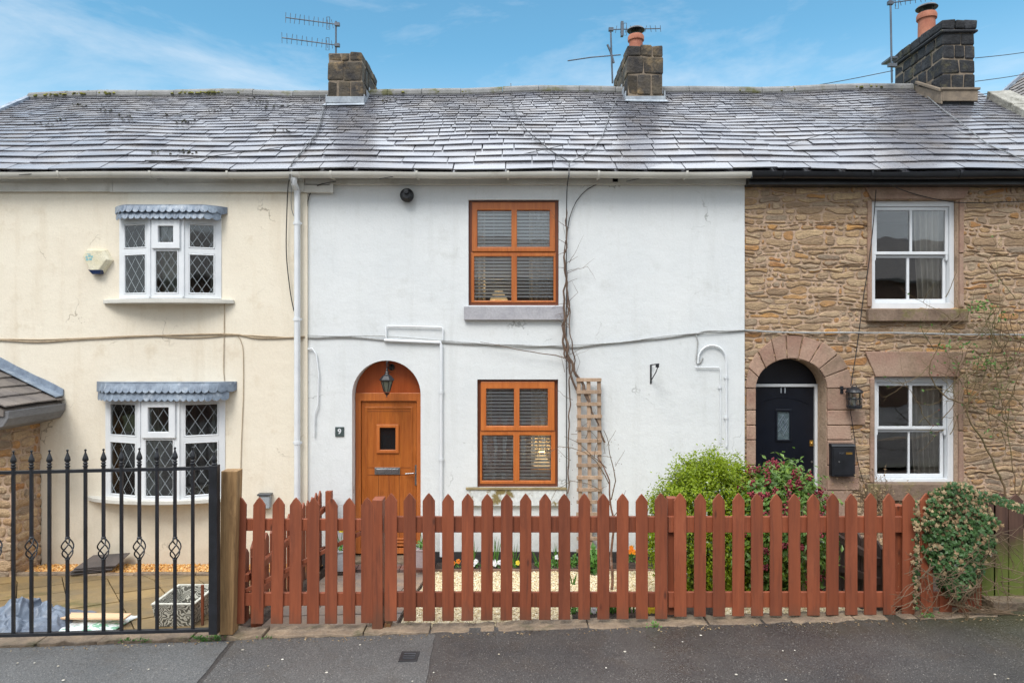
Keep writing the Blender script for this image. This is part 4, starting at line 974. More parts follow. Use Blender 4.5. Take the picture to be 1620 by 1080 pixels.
# ---------------------------------------------------------------- house beyond, right
HB = thing('neighbouring_house', (12, 13, -.5), 'house beyond the stone cottage, only a corner of its slate roof showing', 'house')
m = MB(); m.box(9.5, 14.5, 10.2, 15.9, -.8, 6.6); build('wall', m, m_rubble, HB)
m = MB(); m.loft([[(9.2, y, 6.5), (12.0, y, 9.02), (14.8, y, 6.5), (14.6, y, 6.4), (9.4, y, 6.4)] for y in (10, 16)])
x = 0
while x < 3.6:
    y = 9.98 + R(-.3, 0); 
    while y < 16.02:
        l = .32; L_ = 3.77; ux, uz = 2.8 / L_, 2.52 / L_
        def q(s_, h): return (9.2 + ux * s_ - uz * h, None, 6.5 + uz * s_ + ux * h)
        a, b = q(x, .035), q(x + .27, .012); ya, yb = max(y, 9.98) + .004, min(y + l, 16.02) - .004
        if yb > ya: m.add([(a[0], ya, a[2]), (a[0], yb, a[2]), (b[0], yb, b[2]), (b[0], ya, b[2])] + [(v_[0] + uz * .012, v_[1], v_[2] - ux * .012) for v_ in [(a[0], ya, a[2]), (a[0], yb, a[2]), (b[0], yb, b[2]), (b[0], ya, b[2])]], [(0, 1, 2, 3), (7, 6, 5, 4), (0, 4, 5, 1), (1, 5, 6, 2), (2, 6, 7, 3), (3, 7, 4, 0)])
        y += l
    x += .22
build('roof', m, m_slate2, HB)
m = MB(); m.loft([[(9.2, y, 6.52), (12.0, y, 9.06), (12.0, y, 9.14), (9.2, y, 6.6)] for y in (15.98, 16.12)]); build('verge_trim', m, m_lead, HB)
# houses across the street, behind the camera: seen only mirrored in the window panes
OH = thing('terraced_house', (0, -9, -.3), 'brick terrace across the street, seen only as a reflection in the window panes', 'house')
m = MB(); holes = []
for i in range(-5, 6): holes += [(i * 3.2 - .5, i * 3.2 + .5, 3.1, 4.6), (i * 3.2 - .5, i * 3.2 + .5, .7, 2.2)]
m.plate(-20, 20, -.5, 5.4, holes, -9.0, -8.7); m.box(-20, 20, -8.6, -8.5, -.5, 5.4)
build('wall', m, M('brick_wall', S(128, 96, 80), S(112, 84, 72), 2, rough=.9), OH)
m = MB(); m.loft([[(x, -8.3, 5.3), (x, -11.3, 7.3), (x, -14.3, 5.3), (x, -14.3, 5.2), (x, -8.3, 5.2)] for x in (-20, 20)]); build('roof', m, m_slate2, OH)
m = MB()
for i in range(len(holes)): a, b, c, d = holes[i]; m.plate(a, b, c, d, [(a + .07, (a + b) / 2 - .02, c + .07, d - .07), ((a + b) / 2 + .02, b - .07, c + .07, d - .07)], -8.9, -8.85)
build('window_frames', m, m_upvc, OH)
# ---------------------------------------------------------------- picket fences
FY = 6.2
def picket(x, zb, zt, w, par, mat, y=FY, yaw=None, th=.02, name='picket', sh=.07, label=None, xf=None):
    m = MB(); m.xf = xf; lean = R(-.005, .005)
    a, b = x - w / 2, x + w / 2
    m.prism([(a, zb), (b, zb), (b + lean, zt - sh), (b - w * .3 + lean, zt - sh * .32), (x + lean, zt), (a + w * .3 + lean, zt - sh * .32), (a + lean, zt - sh)], y - th, y)
    return build(name, m, mat, par, bevel=.003, label=label)
FF = thing('picket_fence', (X(1062, FY), FY + .05, .25), 'long red brown picket fence along the pavement in front of the white and stone cottages', 'fence')
cs = [618, 648.3, 678.5, 708.8, 739.5, 770, 801, 831.5, 862, 893, 924, 954.5, 985, 1015.6, 1046, 1076.5, 1107.3, 1137.5, 1168, 1198, 1227.5, 1257.3, 1287, 1317, 1347, 1377, 1407, 1437, 1466, 1496.5, 1526]
for i, c in enumerate(cs):
    bt = 969 - (c - 618) * .006 if c < 1060 else 975 - (c - 1060) * .01
    if c < 1060: bt = 982 - (c - 618) * .009
    if c > 1450: bt = 972
    tp = 780 + R(-.8, .8)
    w_ = .108 * R(.97, 1.03)
    yy = FY - .045 + R(-.003, .003)
    picket(X(c, FY - .06), Z(bt, FY - .06), Z(tp, FY - .06), w_, FF, m_fence, y=yy)
for za, zb_ in ((840, 815), (957.5, 934)):
    for a, b in ((609, 1055), (1056, 1410), (1411, 1545)):
        m = MB(); m.box(X(a, FY), X(b, FY) - .002, FY - .043, FY - .003, Z(za, FY), Z(zb_, FY), .002); build('rail', m, m_fence, FF, bevel=.004)
for px, w_, bt, tp in ((599, .095, 1000, 788), (1064, .09, 976, 788), (1424, .085, 968, 800), (1545, .085, 966, 800)):
    m = MB(); x = X(px, FY); m.box(x - w_ / 2, x + w_ / 2, FY - .002 if px > 700 else FY - .062, FY + .09, Z(bt, FY - .05) - (.0 if px > 700 else 0), Z(tp, FY), .003)
    build('post', m, m_fence, FF, bevel=.005)
m = MB(); x = X(609, FY - .03); m.box(x + .0, x + .055, FY - .052, FY + .06, Z(1000, FY - .03), Z(985, FY - .03)); build('post_foot', m, M('green_post', S(86, 96, 44), S(104, 62, 38), 8, rough=.8), FF)
# gate
GT = thing('garden_gate', (X(476, FY), FY, .2), 'red brown picket gate between the weathered post and the long picket fence', 'gate')
for i, (c, tp) in enumerate(((380.5, 785.5), (410.3, 786), (440.8, 786), (468, 786.5), (496, 786.5), (524.5, 787), (552.3, 787), (580.8, 786.5))):
    lean_b = (380.5 - 376.5, 3.5, 3, 1, 1, 1, 0, 0)[i] / 174
    m = MB(); x = X(c, FY - .06); w_ = .108; zt = Z(tp, FY - .06); zb = Z(986 if i < 7 else 985, FY - .06); yy = FY - .045
    m.prism([(x - w_ / 2 - lean_b, zb), (x + w_ / 2 - lean_b, zb), (x + w_ / 2, zt - .07), (x + w_ * .2, zt - .022), (x, zt), (x - w_ * .2, zt - .022), (x - w_ / 2, zt - .07)], yy - .02, yy)
    build('picket', m, m_fence, GT, bevel=.003)
for za, zb_ in ((837, 819), (955, 935)):
    m = MB(); m.box(X(372, FY), X(590, FY), FY - .043, FY - .003, Z(za, FY), Z(zb_, FY), .002); build('rail', m, m_fence, GT, bevel=.004)
m = MB(); m.prism([(X(380, FY), Z(934, FY)), (X(394, FY), Z(934, FY)), (X(586, FY), Z(838, FY)), (X(572, FY), Z(838, FY))], FY - .041, FY - .008); build('brace', m, m_fence, GT, bevel=.004)
m = MB(); m.box(X(578, FY), X(596, FY), FY + .0, FY + .02, Z(850, FY), Z(844, FY)); m.tube([(X(584, FY), FY + .02, Z(847, FY)), (X(584, FY), FY + .05, Z(847, FY))], .008, 8); build('latch', m, m_black, GT)
# weathered post beside the gate
m = MB(); x0, x1, Yp = X(349.5, 6.05), X(375, 6.05), 6.05
secs = []
for i in range(9):
    t = i / 8; z = Z(1004, Yp) + (Z(745, Yp) - Z(1004, Yp)) * t; sh = -.018 * (1 - t)
    secs.append([(x0 + sh, Yp, z), (x1 + sh - .02 * (1 - t), Yp, z), (x1 + sh - .02 * (1 - t), Yp + .13, z), (x0 + sh, Yp + .13, z)])
m.loft(secs); tag(build('fence_post', m, m_post, bevel=.006), 'thick weathered unpainted wooden post between the iron railings and the picket gate', 'post')
# side fence between cream and white gardens, running back to the wall
def side_fence(name, xx, ya, yb, ztop, n, mat, lab, face, zrail, hs=.62):
    SF = thing(name, (xx, (ya + yb) / 2, yard_z(xx, (ya + yb) / 2)), lab, 'fence'); 
    for i in range(n):
        y = ya + (yb - ya) * (i + .5) / n; zt = ztop + R(-.012, .012); w_ = (yb - ya) / n * hs
        m = MB(); m.xf = lambda v: Vector((xx + (v.y), v.x, v.z))
        zb = yard_z(xx, y) + .03
        m.prism([(y - w_ / 2, zb), (y + w_ / 2, zb), (y + w_ / 2, zt - .06), (y, zt), (y - w_ / 2, zt - .06)], face * .035 - .01, face * .035 + .01)
        build('picket', m, mat, SF, bevel=.002)
    for zr in zrail:
        m = MB(); secs = []
        for i in range(5):
            y = ya + (yb - ya) * i / 4; zb = zr if zr > .4 else yard_z(xx, y) + .22
            secs.append([(xx - .022, y, zb), (xx + .022, y, zb), (xx + .022, y, zb + .07), (xx - .022, y, zb + .07)])
        m.loft(secs); build('rail', m, mat, SF, bevel=.003)
    for y in (ya + .06, (ya + yb) / 2, yb - .05):
        m = MB(); m.box(xx - .04 + .075, xx + .04 + .075, y - .04, y + .04, yard_z(xx, y) - .1, ztop - .07 + (.05 if y > yb - .1 else 0), .002); build('post', m, mat, SF, bevel=.004)
    return SF
side_fence('picket_fence', -2.50, 6.42, 9.1, .86, 15, m_fence, 'short red brown picket fence running back from the gate to the white wall', -1, (.56, .1))
side_fence('boundary_fence', 3.44, 6.4, 8.9, .92, 13, m_darkfence, 'dark brown boarded fence running back behind the bushes, seen between the right hand pickets', 1, (.72, .1), .93)
# dark algae covered fence at the right edge
m_algae = None
t = NT('algae_wood'); v = t.vec((1, 1, .08), True); sx = t.n('ShaderNodeSeparateXYZ'); t.l(t.obj, sx.inputs[0])
g_ = t.mix(t.ramp(t.noise(v, 24, 5), .35, .65), S(92, 66, 54), S(70, 48, 40)); al = t.math('ADD', sx.outputs[2], t.ramp(t.noise(t.vec((1, 1, .3), True), 5, 5), .2, .8, -.28, .28))
g_ = t.mix(t.ramp(al, .72, .40, 0, .8), g_, S(96, 112, 42)); m_algae = t.done(g_, .8, t.bump(t.noise(v, 24, 5), .4, .005))
DF = thing('boarded_fence', (X(1600, 6.35), 6.35, .3), 'dark brown board fence with green algae at its foot, right of the ivy', 'fence')
for c in (1540, 1561, 1581, 1606, 1631, 1656, 1681):
    Yd = 6.38; w_ = 23 / 1080 * Yd
    picket(X(c, Yd), Z(958, Yd), Z(778 + R(-2, 4), Yd), w_, DF, m_algae, y=Yd, name='board', sh=.06)
for a, b in ((935, 915), (835, 815)):
    m = MB(); m.box(X(1535, 6.4), X(1700, 6.4), 6.382, 6.43, Z(a, 6.4), Z(b, 6.4)); build('rail', m, m_darkfence, DF)
m = MB(); m.box(X(1560, 6.3), X(1740, 6.3), 6.2, 6.42, pave_z(4.7) - .05, pave_z(4.7) + .05); build('base_board', m, m_kerb, DF, bevel=.006)
# ---------------------------------------------------------------- iron railings
IR = thing('iron_railings', (X(175, 5.95), 5.95, .15), 'black wrought iron railings with spear finials and twisted baskets, in front of the cream cottage', 'railings')
GY = 5.95; k = GY / 1080
def gy(px): return 0
bars = [-36, -7, 21.3, 49.8, 78.2, 106.8, 135.2, 163.8, 192.2, 220.5, 248.5, 276.8, 305]
def top_y(px): return 747.5 - (px - 0) * .0225
def bot_y(px): return 1003.5 - px * .026
for i, px in enumerate(bars):
    x = X(px, GY); zt = Z(top_y(px), GY); zb = Z(bot_y(px), GY); bas = i % 2 == 1
    m = MB()
    zm = (Z(850, GY), Z(884, GY))
    r = .012
    if bas:
        m.box(x - r, x + r, GY - r, GY + r, zb, zm[1] + .004); m.box(x - r, x + r, GY - r, GY + r, zm[0] - .004, zt + .035)
        for zz in (zm[0], zm[1]): m.lathe([(.014, -.012), (.021, 0), (.014, .012)], (x, GY, zz), 10)
    else: m.box(x - r, x + r, GY - r, GY + r, zb, zt + .035)
    b = build('bar', m, m_black, IR, bevel=.002)
    f = MB(); f.lathe([(.014, .03), (.021, .04), (.021, .047), (.014, .052), (.014, .058), (.020, .064), (.020, .070), (.012, .078), (.025, .095), (.022, .115), (.010, .150), (.005, .168), (.010, .178), (.010, .186), (0, .192)], (x, GY, zt), 12)
    build('finial', f, m_black, b, smooth=50)
    if bas:
        f = MB(); h = zm[0] - zm[1]
        for s_ in range(4):
            pts = []
            for j in range(13):
                u = j / 12; a = s_ * math.pi / 2 + u * math.pi * 1.0; rr = .006 + .043 * math.sin(math.pi * u) ** .8
                pts.append((x + rr * math.cos(a), GY + rr * math.sin(a), zm[1] + h * u))
            f.tube(pts, .0062, 6)
        build('twisted_basket', f, m_black, b, smooth=True)
m = MB(); m.loft([[(X(px, GY), GY - .009, Z(top_y(px) + o, GY)) if q == 0 else (X(px, GY), GY + .022, Z(top_y(px) + o, GY)) for q, o in ((0, 2.6), (1, 2.6), (1, -2.6), (0, -2.6))] for px in (-60, 333)]); build('top_rail', m, m_black, IR, bevel=.002)
m = MB(); m.loft([[(X(px, GY), GY - .02 if q == 0 else GY + .02, Z(bot_y(px) + o, GY)) for q, o in ((0, 3), (1, 3), (1, -2), (0, -2))] for px in (-60, 333)]); build('bottom_rail', m, m_black, IR, bevel=.002)
m = MB(); m.box(X(332.5, GY), X(346, GY), GY - .035, GY + .035, Z(1001, GY), Z(735, GY)); p_ = build('post', m, m_black, IR, bevel=.004)
f = MB(); f.lathe([(.02, 0), (.026, .01), (.014, .02), (.025, .04), (.022, .06), (.008, .1), (.010, .112), (0, .12)], (X(339, GY), GY, Z(735, GY)), 12); build('finial', f, m_black, p_, smooth=50)
# ---------------------------------------------------------------- fixtures on the walls
def lantern9():
    Yl = 9.12; x = X(612, Yl); z = lambda p: Z(p, Yl)
    L = thing('wall_lantern', (x, 9.2, z(628)), 'black carriage lantern with a frosted glass hanging in the arch above the oak door', 'lantern')
    m = MB(); m.lathe([(0, 0), (.008, .0), (.012, .012), (.006, .02), (.016, .03), (.034, .05), (.04, .058)], (x, Yl, z(628)), 6)
    zb, zt = z(620), z(601)
    for a in range(6):
        t_ = a * math.pi / 3; m.tube([(x + .038 * math.cos(t_), Yl + .038 * math.sin(t_), zb), (x + .083 * math.cos(t_), Yl + .083 * math.sin(t_), zt)], .0055, 5)
    m.lathe([(.092, zt - zb - .01), (.102, zt - zb), (.098, zt - zb + .012), (.06, zt - zb + .055), (.03, zt - zb + .075), (.022, zt - zb + .09), (.026, zt - zb + .1), (.012, zt - zb + .12), (.014, zt - zb + .135), (.008, zt - zb + .15), (0, zt - zb + .2)], (x, Yl, zb), 6)
    build('lantern_body', m, m_black, L, bevel=.002)
    g = MB(); g.lathe([(.033, 0), (.077, zt - zb), (.0, zt - zb)], (x, Yl, zb), 6); build('lantern_glass', g, M('frosted_glass', S(118, 122, 108), S(98, 102, 90), 8, rough=.25, bump=.1), L)
    a = MB(); a.tube([(x, Yl, z(578)), (x, Yl, z(573)), (x, Yl + .06, z(571)), (x, 9.3, z(577)), (x, 9.42, z(582))], .009, 6); a.lathe([(.045, 0), (.045, .012), (.02, .03)], (x + .01, 9.425, z(582)), 14, 'y'); a.tube([(x, 9.42, z(590)), (x, Yl + .1, z(590)), (x, Yl + .03, z(579))], .006, 5)
    build('wall_bracket', a, m_black, L)
lantern9()
def lantern11():
    Yl = 9.12; x = X(1351.5, Yl); z = lambda p: Z(p, Yl)
    L = thing('wall_lantern', (x, 9.2, z(645)), 'dark caged cylinder lantern on the stone wall between the navy door and the window', 'lantern')
    m = MB(); zb, zt = z(645), z(615)
    for h, r in ((0, .092), (.02, .098), ((zt - zb) * .45, .098), ((zt - zb) * .78, .1)): 
        m.lathe([(r - .008, h), (r, h + .002), (r, h + .012), (r - .008, h + .014)], (x, Yl, zb), 20)
    for a in range(6): t_ = a * math.pi / 3 + .26; m.tube([(x + .093 * math.cos(t_), Yl + .093 * math.sin(t_), zb), (x + .097 * math.cos(t_), Yl + .097 * math.sin(t_), zt - .01)], .005, 5)
    m.lathe([(.0, -.004), (.092, -.004), (.092, .004), (0, .004)], (x, Yl, zb), 20)
    m.lathe([(.108, zt - zb - .05), (.112, zt - zb - .04), (.09, zt - zb - .01), (.05, zt - zb + .015), (.03, zt - zb + .03), (0, zt - zb + .035)], (x, Yl, zb), 20)
    m.tube([(x + .035 * math.cos(t_), Yl, zt + .02 + .035 * math.sin(t_)) for t_ in [math.pi * i / 10 for i in range(11)]], .006, 6)
    m.tube([(x - .02, Yl, zt + .01), (x - .11, Yl + .04, zt - .0), (x - .115, WS - .01, zt - .02)], .009, 6); m.box(x - .135, x - .095, WS - .045, WS - .015, zt - .07, zt + .03)
    build('lantern_cage', m, m_black, L)
    g = MB(); g.lathe([(.08, .006), (.08, zt - zb - .05)], (x, Yl, zb), 20); build('lantern_glass', g, m_glass, L)
    g = MB(); g.lathe([(.015, .01), (.018, .05), (.035, .09), (.035, .115), (.02, .14), (0, .148)], (x, Yl, zb), 12); build('bulb', g, M('bulb_glass', S(206, 206, 200), rough=.2, bump=0), L, smooth=True)
lantern11()
# post box
Yb = 9.14; BX = thing('post_box', (X(1334.5, Yb), 9.22, Z(756, Yb)), 'black wall mounted post box with a small gold strip, beside the navy door', 'post box')
a, b, c, d = X(1316.5, Yb), X(1353, Yb), Z(753.5, Yb), Z(706, Yb)
m = MB(); m.box(a, b, Yb, 9.247, c, d); build('box_body', m, m_black, BX, bevel=.006)
m = MB(); m.loft([[(a - .008, Yb - .012, d + .001), (b + .008, Yb - .012, d + .001), (b + .008, 9.247, d + .001), (a - .008, 9.247, d + .001)], [(a - .002, Yb + .012, d + .03), (b + .002, Yb + .012, d + .03), (b + .002, 9.247, d + .034), (a - .002, 9.247, d + .034)]]); build('lid', m, m_black, BX, bevel=.004)
m = MB(); m.box(a + .022, b - .018, Yb - .006, Yb - .001, c + .022, d - .02); build('box_door', m, m_black, BX, bevel=.003)
m = MB(); m.box(X(1338, Yb), X(1348, Yb), Yb - .009, Yb - .0065, Z(718.5, Yb), Z(715, Yb)); build('name_strip', m, m_brass, BX)
m = MB(); text_mb('POST', .03, .002, X(1331.5, Yb), Yb - .0078, Z(716.6, Yb), m, True); build('lettering', m, m_grey, BX)
m = MB(); m.lathe([(.011, 0), (.011, .006), (0, .007)], (X(1327, Yb), Yb - .0065, Z(730, Yb)), 12, 'y'); build('lock', m, m_chrome, BX)
# house number
HN = thing('number_plaque', (X(537.5), WW, Z(690)), 'small dark slate number plaque reading 9, left of the arched oak door', 'house number')
m = MB(); m.box(X(530.5), X(544.5), WW - .014, WW - .001, Z(690), Z(675)); build('plaque', m, M('dark_slate_plaque', S(66, 78, 78), S(54, 66, 66), rough=.5), HN, bevel=.002)
m = MB(); text_mb('9', .1, .003, X(537.5), WW - .0157, Z(682.3), m, True); build('numeral', m, m_upvc, HN)
# alarm box
Ya = 9.1; AL = thing('alarm_box', (X(150, Ya), 9.15, Z(434, Ya)), 'yellowed burglar alarm box with a dark blue base, on the upper cream wall', 'alarm box')
hexp = [(136, 394), (163, 395), (172, 411), (158, 430), (143, 431), (129, 405)]
m = MB(); f = [(X(p, Ya), Z(q, Ya)) for p, q in hexp][::-1]; bk = [((p[0] - X(150, Ya)) * 1.08 + X(150.5, Ya), (p[1] - Z(412, Ya)) * 1.08 + Z(412, Ya)) for p in f]
m.loft([[((x_ - X(150, Ya)) * .86 + X(149, Ya), Ya, (z_ - Z(412, Ya)) * .86 + Z(411, Ya)) for x_, z_ in f], [(x_, Ya + .03, z_) for x_, z_ in f], [(x_, WC - .001, z_) for x_, z_ in bk]])
build('alarm_case', m, M('yellowed_plastic', S(220, 214, 192), S(208, 200, 172), 6, rough=.45, bump=.03, third=S(120, 96, 60), tlo=.66, thi=.74), AL, bevel=.006)
m = MB(); m.loft([[(X(139, Ya), Ya - .0, Z(426.5, Ya)), (X(160, Ya), Ya - .0, Z(427, Ya)), (X(161, Ya), WC - .01, Z(427, Ya)), (X(138, Ya), WC - .01, Z(426.5, Ya))], [(X(145, Ya), Ya + .01, Z(433.5, Ya)), (X(157, Ya), Ya + .01, Z(433.5, Ya)), (X(158, Ya), WC - .01, Z(433, Ya)), (X(144, Ya), WC - .01, Z(433, Ya))]][::-1])
build('strobe_lens', m, M('blue_lens', S(38, 54, 92), rough=.25, bump=0), AL, bevel=.003)
m = MB()
m_teal = M('faded_teal_print', S(116, 172, 180), S(140, 186, 190), 20, rough=.5, bump=0)
for i, (p, q, w_) in enumerate(((135.5, 405, 3), (139.5, 403.5, 4), (144, 404.5, 3), (136, 409, 4), (141, 408.5, 4.5), (137.5, 401.6, 6))):
    m.box(X(p, Ya), X(p + w_, Ya), Ya - .002, Ya - .0004, Z(q + (3.2 if i < 5 else 1), Ya), Z(q, Ya))
build('faded_print', m, m_teal, AL)
# flue cowl / round vent
Yv = 9.1; m = MB(); m.lathe([(.084, -.10), (.084, -.07), (.092, -.06), (.092, -.03), (.08, -.02), (.06, 0), (.05, .01), (.0, .012)], (X(643, Yv), Yv, Z(308, Yv)), 24, 'y')
m.lathe([(.03, .012), (.036, .03), (.03, .045), (0, .047)], (X(643, Yv), Yv, Z(303.5, Yv)), 16, 'y')
tag(build('boiler_flue', m, m_black, smooth=40), 'round black flue outlet high on the white wall below the gutter', 'flue')
# cable clip box by the gutter, bracket, meter box
m = MB(); m.box(X(968, 9.2), X(977.5, 9.2), 9.16, WW - .001, Z(289.5, 9.2), Z(283, 9.2)); tag(build('junction_box', m, m_black, bevel=.004), 'tiny black cable box under the gutter of the white cottage', 'junction box')
m = MB(); yy = 9.1
m.box(X(1029, 9.2), X(1031.5, 9.2), WW - .008, WW - .0005, Z(607, 9.2), Z(577, 9.2)); build_b = m
m.tube([(X(1030.5, 9.2), WW - .01, Z(577, 9.2)), (X(1036, 9.1), 9.0, Z(576, 9.0)), (X(1041, 8.95), 8.9, Z(575.5, 8.9))], .008, 6); m.tube([(X(1031, 9.2), WW - .01, Z(601, 9.2)), (X(1036, 9.1), 9.04, Z(589, 9.05)), (X(1041, 8.95), 8.92, Z(577, 8.95))], .007, 6)
m.box(X(1037, 8.9), X(1042, 8.9), 8.87, 8.9, Z(581, 8.9), Z(575, 8.9))
tag(build('basket_bracket', m, m_black), 'empty black hanging basket bracket on the white wall right of the trellis', 'bracket')
MX = thing('meter_box', (X(417, 9.1), WC, Z(804, 9.1)), 'small grey utility box low on the cream wall, just above the gate pickets', 'meter box')
m = MB(); m.box(X(409, 9.1), X(426, 9.1), 9.1, WC - .001, Z(804, 9.1), Z(784, 9.1)); b_ = build('box_body', m, M('grey_plastic', S(158, 166, 172), S(146, 154, 160), rough=.5), MX, bevel=.005)
m = MB(); m.box(X(407, 9.1), X(428, 9.1), 9.085, WC - .001, Z(784, 9.1) + .001, Z(781, 9.1)); build('lid', m, m_grey, MX, bevel=.004)
# ---------------------------------------------------------------- cables
def cable(pts, r, mat, label, name='cable', cat='cable', n=5, wob=0, group=None):
    P_ = [Vector(p) for p in pts]; out = []
    for i in range(len(P_) - 1):                 # Catmull-Rom
        a, b, c, d = P_[max(i - 1, 0)], P_[i], P_[i + 1], P_[min(i + 2, len(P_) - 1)]; st = max(2, int((c - b).length / .09))
        for j in range(st):
            t = j / st; q = .5 * ((2 * b) + (c - a) * t + (2 * a - 5 * b + 4 * c - d) * t * t + (3 * b - a - 3 * c + d) * t ** 3)
            if wob: q = q + Vector((0, 0, wob * noise.noise(q * 1.7 + Vector((len(label), 0, 0)))))
            out.append(q)
    out.append(P_[-1]); m = MB(); m.tube(out, r, n)
    return tag(build(name, m, mat), label, cat, group)
m_cabcream = M('cream_cable', S(176, 158, 132), S(150, 132, 108), 8, rough=.7, bump=.1); m_cabgrey = M('grey_cable', S(170, 172, 172), S(150, 150, 148), 8, rough=.6, bump=.05); m_cabroof = M('weathered_cable', S(118, 120, 122), S(96, 98, 100), 8, rough=.6, bump=.05); m_cabblk = M('black_cable', S(34, 34, 36), rough=.5, bump=0)
yc = WC - .012; yw = WW - .014; ys = WS - .05
cable([P(p, q, yc) for p, q in ((-60, 538), (0, 538), (60, 541), (120, 537), (200, 533), (260, 530.5), (340, 528.5), (378, 529.5), (410, 535), (470, 533.5), (482, 532))], .011, m_cabcream, 'upper strand of the cable bundle running across the cream wall', group=None)
cable([P(p, q, yc) for p, q in ((-60, 536), (0, 536.5), (70, 537), (130, 535), (230, 531), (290, 534), (330, 533), (370, 530), (440, 533), (480, 536))], .008, m_cabcream, 'lower strand of the cable bundle running across the cream wall')
cable([P(p, q, yc) for p, q in ((355, 479), (354.5, 530), (354, 590), (357, 610), (361, 620))], .005, m_cabcream, 'thin cable dropping from the upper bow window sill to the lower canopy')
cable([P(p, q, yc) for p, q in ((375, 531), (384, 548), (385, 620), (382, 700), (380, 790), (379, 880))], .005, m_cabcream, 'thin cable running down the cream wall right of the lower bow window')
cable([P(p, q, yw) for p, q in ((482, 533), (500, 535), (560, 534), (610, 537), (700, 541), (780, 544), (860, 547), (910, 548), (980, 542), (1040, 535), (1080, 530), (1104, 527))], .011, m_cabgrey, 'pale painted cable sagging across the white wall between the floors', wob=.02)
cable([P(p, q, WW - .026) for p, q in ((482, 530), (520, 532), (600, 532), (700, 538), (800, 546), (900, 546), (1000, 539), (1080, 529), (1180, 521.5))], .006, m_cabgrey, 'thinner painted cable alongside the pale one across the white wall', wob=.015)
cable([P(p, q, ys) for p, q in ((1104, 527), (1120, 523), (1180, 522.5), (1240, 525), (1300, 526), (1400, 527), (1480, 528), (1560, 529), (1680, 529))], .012, m_cabgrey, 'grey cable running across the stone wall above door 11', wob=.02)
cable([P(p, q, yw) for p, q in ((1100, 527), (1104, 540), (1102, 560), (1102, 573), (1108, 574), (1112, 566))], .009, m_cabgrey, 'looped pale cable tail hanging at the right end of the white wall')
def roofpts(l, h=.06): return [on_roof(p, q, h) for p, q in l]
cable(roofpts([(519, 152), (518, 160), (512, 185), (503, 215), (488, 238), (468, 258), (462, 268)]) + [P(458, 284, 8.88), P(456, 292, 9.0), P(454, 330, 9.12), P(453, 400, 9.14), P(459, 460, 9.14), P(465, 492, 9.14)], .007, m_cabblk, 'black aerial lead from the left chimney down the roof and the cream wall')
cable(roofpts([(506, 142), (507, 165), (511, 175)]) + roofpts([(500, 215), (478, 245), (463, 266)]) + [P(462, 284, 8.88), P(461, 292, 9.0), P(461, 330, 9.12), P(467, 345, 9.14)], .0045, m_cabroof, 'grey aerial lead beside the black one on the roof below the left chimney')
cable([P(532, 287, 9.1), P(510, 291, 9.1), P(498, 297, 9.17), P(489, 310, 9.2), P(484, 345, 9.2), P(483, 400, 9.2), P(478, 440, 9.2), P(476, 500, 9.2), P(480, 530, 9.2)], .006, m_cabblk, 'thin dark cable curling down beside the white downpipe')
cable(roofpts([(808, 140), (810, 165), (818, 190), (832, 212), (850, 228), (870, 246), (890, 258), (900, 266)]) + [P(900, 273, 8.9), P(899, 282, 8.88), P(897, 300, 9.15)] + [P(896, q, 9.18) for q in (350, 450, 560, 700, 860)], .007, m_cabblk, 'black cable crossing the roof from the ridge and running down beside the climber')
cable(roofpts([(978, 160), (968, 180), (960, 200), (952, 222), (938, 240), (918, 256), (901, 267)]) + [P(901, 280, 8.88)], .0055, m_cabroof, 'grey aerial lead running from the middle chimney down to the gutter')
cable([P(968, 287, 9.17), P(950, 290, 9.19), P(930, 299, 9.2), (X(912, 9.2), 9.2, Z(318, 9.2)), P(901, 345, 9.2), P(897, 370, 9.19)], .006, m_cabblk, 'short black cable curving from the junction box to the climber')
cable(roofpts([(1417, 125), (1425, 133), (1440, 143), (1460, 160), (1490, 186), (1520, 206), (1560, 235), (1600, 252), (1640, 275)], .06), .008, m_cabroof, 'grey aerial lead slanting down the roof of the stone cottage from the right chimney')
cable([P(1386, 300, 9.0), P(1381, 360, 9.22), P(1374, 420, 9.22), P(1366, 470, 9.22), P(1357, 540, 9.22), P(1351, 580, 9.2), P(1346, 610, 9.18)], .006, m_cabblk, 'thin dark wire running down the stone wall to the caged lantern')
cable([P(1345, 648, 9.2), P(1350, 680, 9.2), P(1357, 730, 9.2), P(1367, 765, 9.2)], .005, m_cabblk, 'thin dark wire below the caged lantern on the stone wall')
cable([P(1410, 293, 8.97), P(1440, 305, 9.2), P(1490, 317, 9.2), P(1540, 321, 9.2), P(1680, 316, 9.2)], .006, m_cabblk, 'black wire across the top of the upper sash window')
def wire(a, b, sag, label, r=.007, mat=None):
    m = MB(); a, b = Vector(a), Vector(b)
    m.tube([a.lerp(b, i / 14) - Vector((0, 0, sag * math.sin(math.pi * i / 14))) for i in range(15)], r, 5); tag(build('overhead_wire', m, mat or m_cabblk), label, 'wire')
wire(P(1413, 112, 11.9), P(1120, 150, 15.5), .1, 'overhead wire reaching left from the right chimney over the ridge')
wire(P(1543, 92, 12.4), P(1700, 66, 15), .05, 'topmost overhead wire leaving the right chimney to the right')
wire(P(1543, 129, 12.4), P(1700, 98, 15), .05, 'middle overhead wire leaving the right chimney to the right')
wire(P(1543, 151, 12.4), P(1700, 117, 15), .05, 'lowest overhead wire leaving the right chimney to the right')
wire(P(991, 287, 8.96), P(1425, 176, 10.55), .06, 'thin wire stretched across the roof slope towards the right chimney', .005)
wire(P(600, 283, 8.9), P(900, 228, 9.6), .03, 'thin wire stretched low over the slates above the arched door', .005)
wire(P(30, 277, 8.9), P(500, 226, 9.5), .03, 'thin wire stretched low over the slates of the cream cottage', .005)
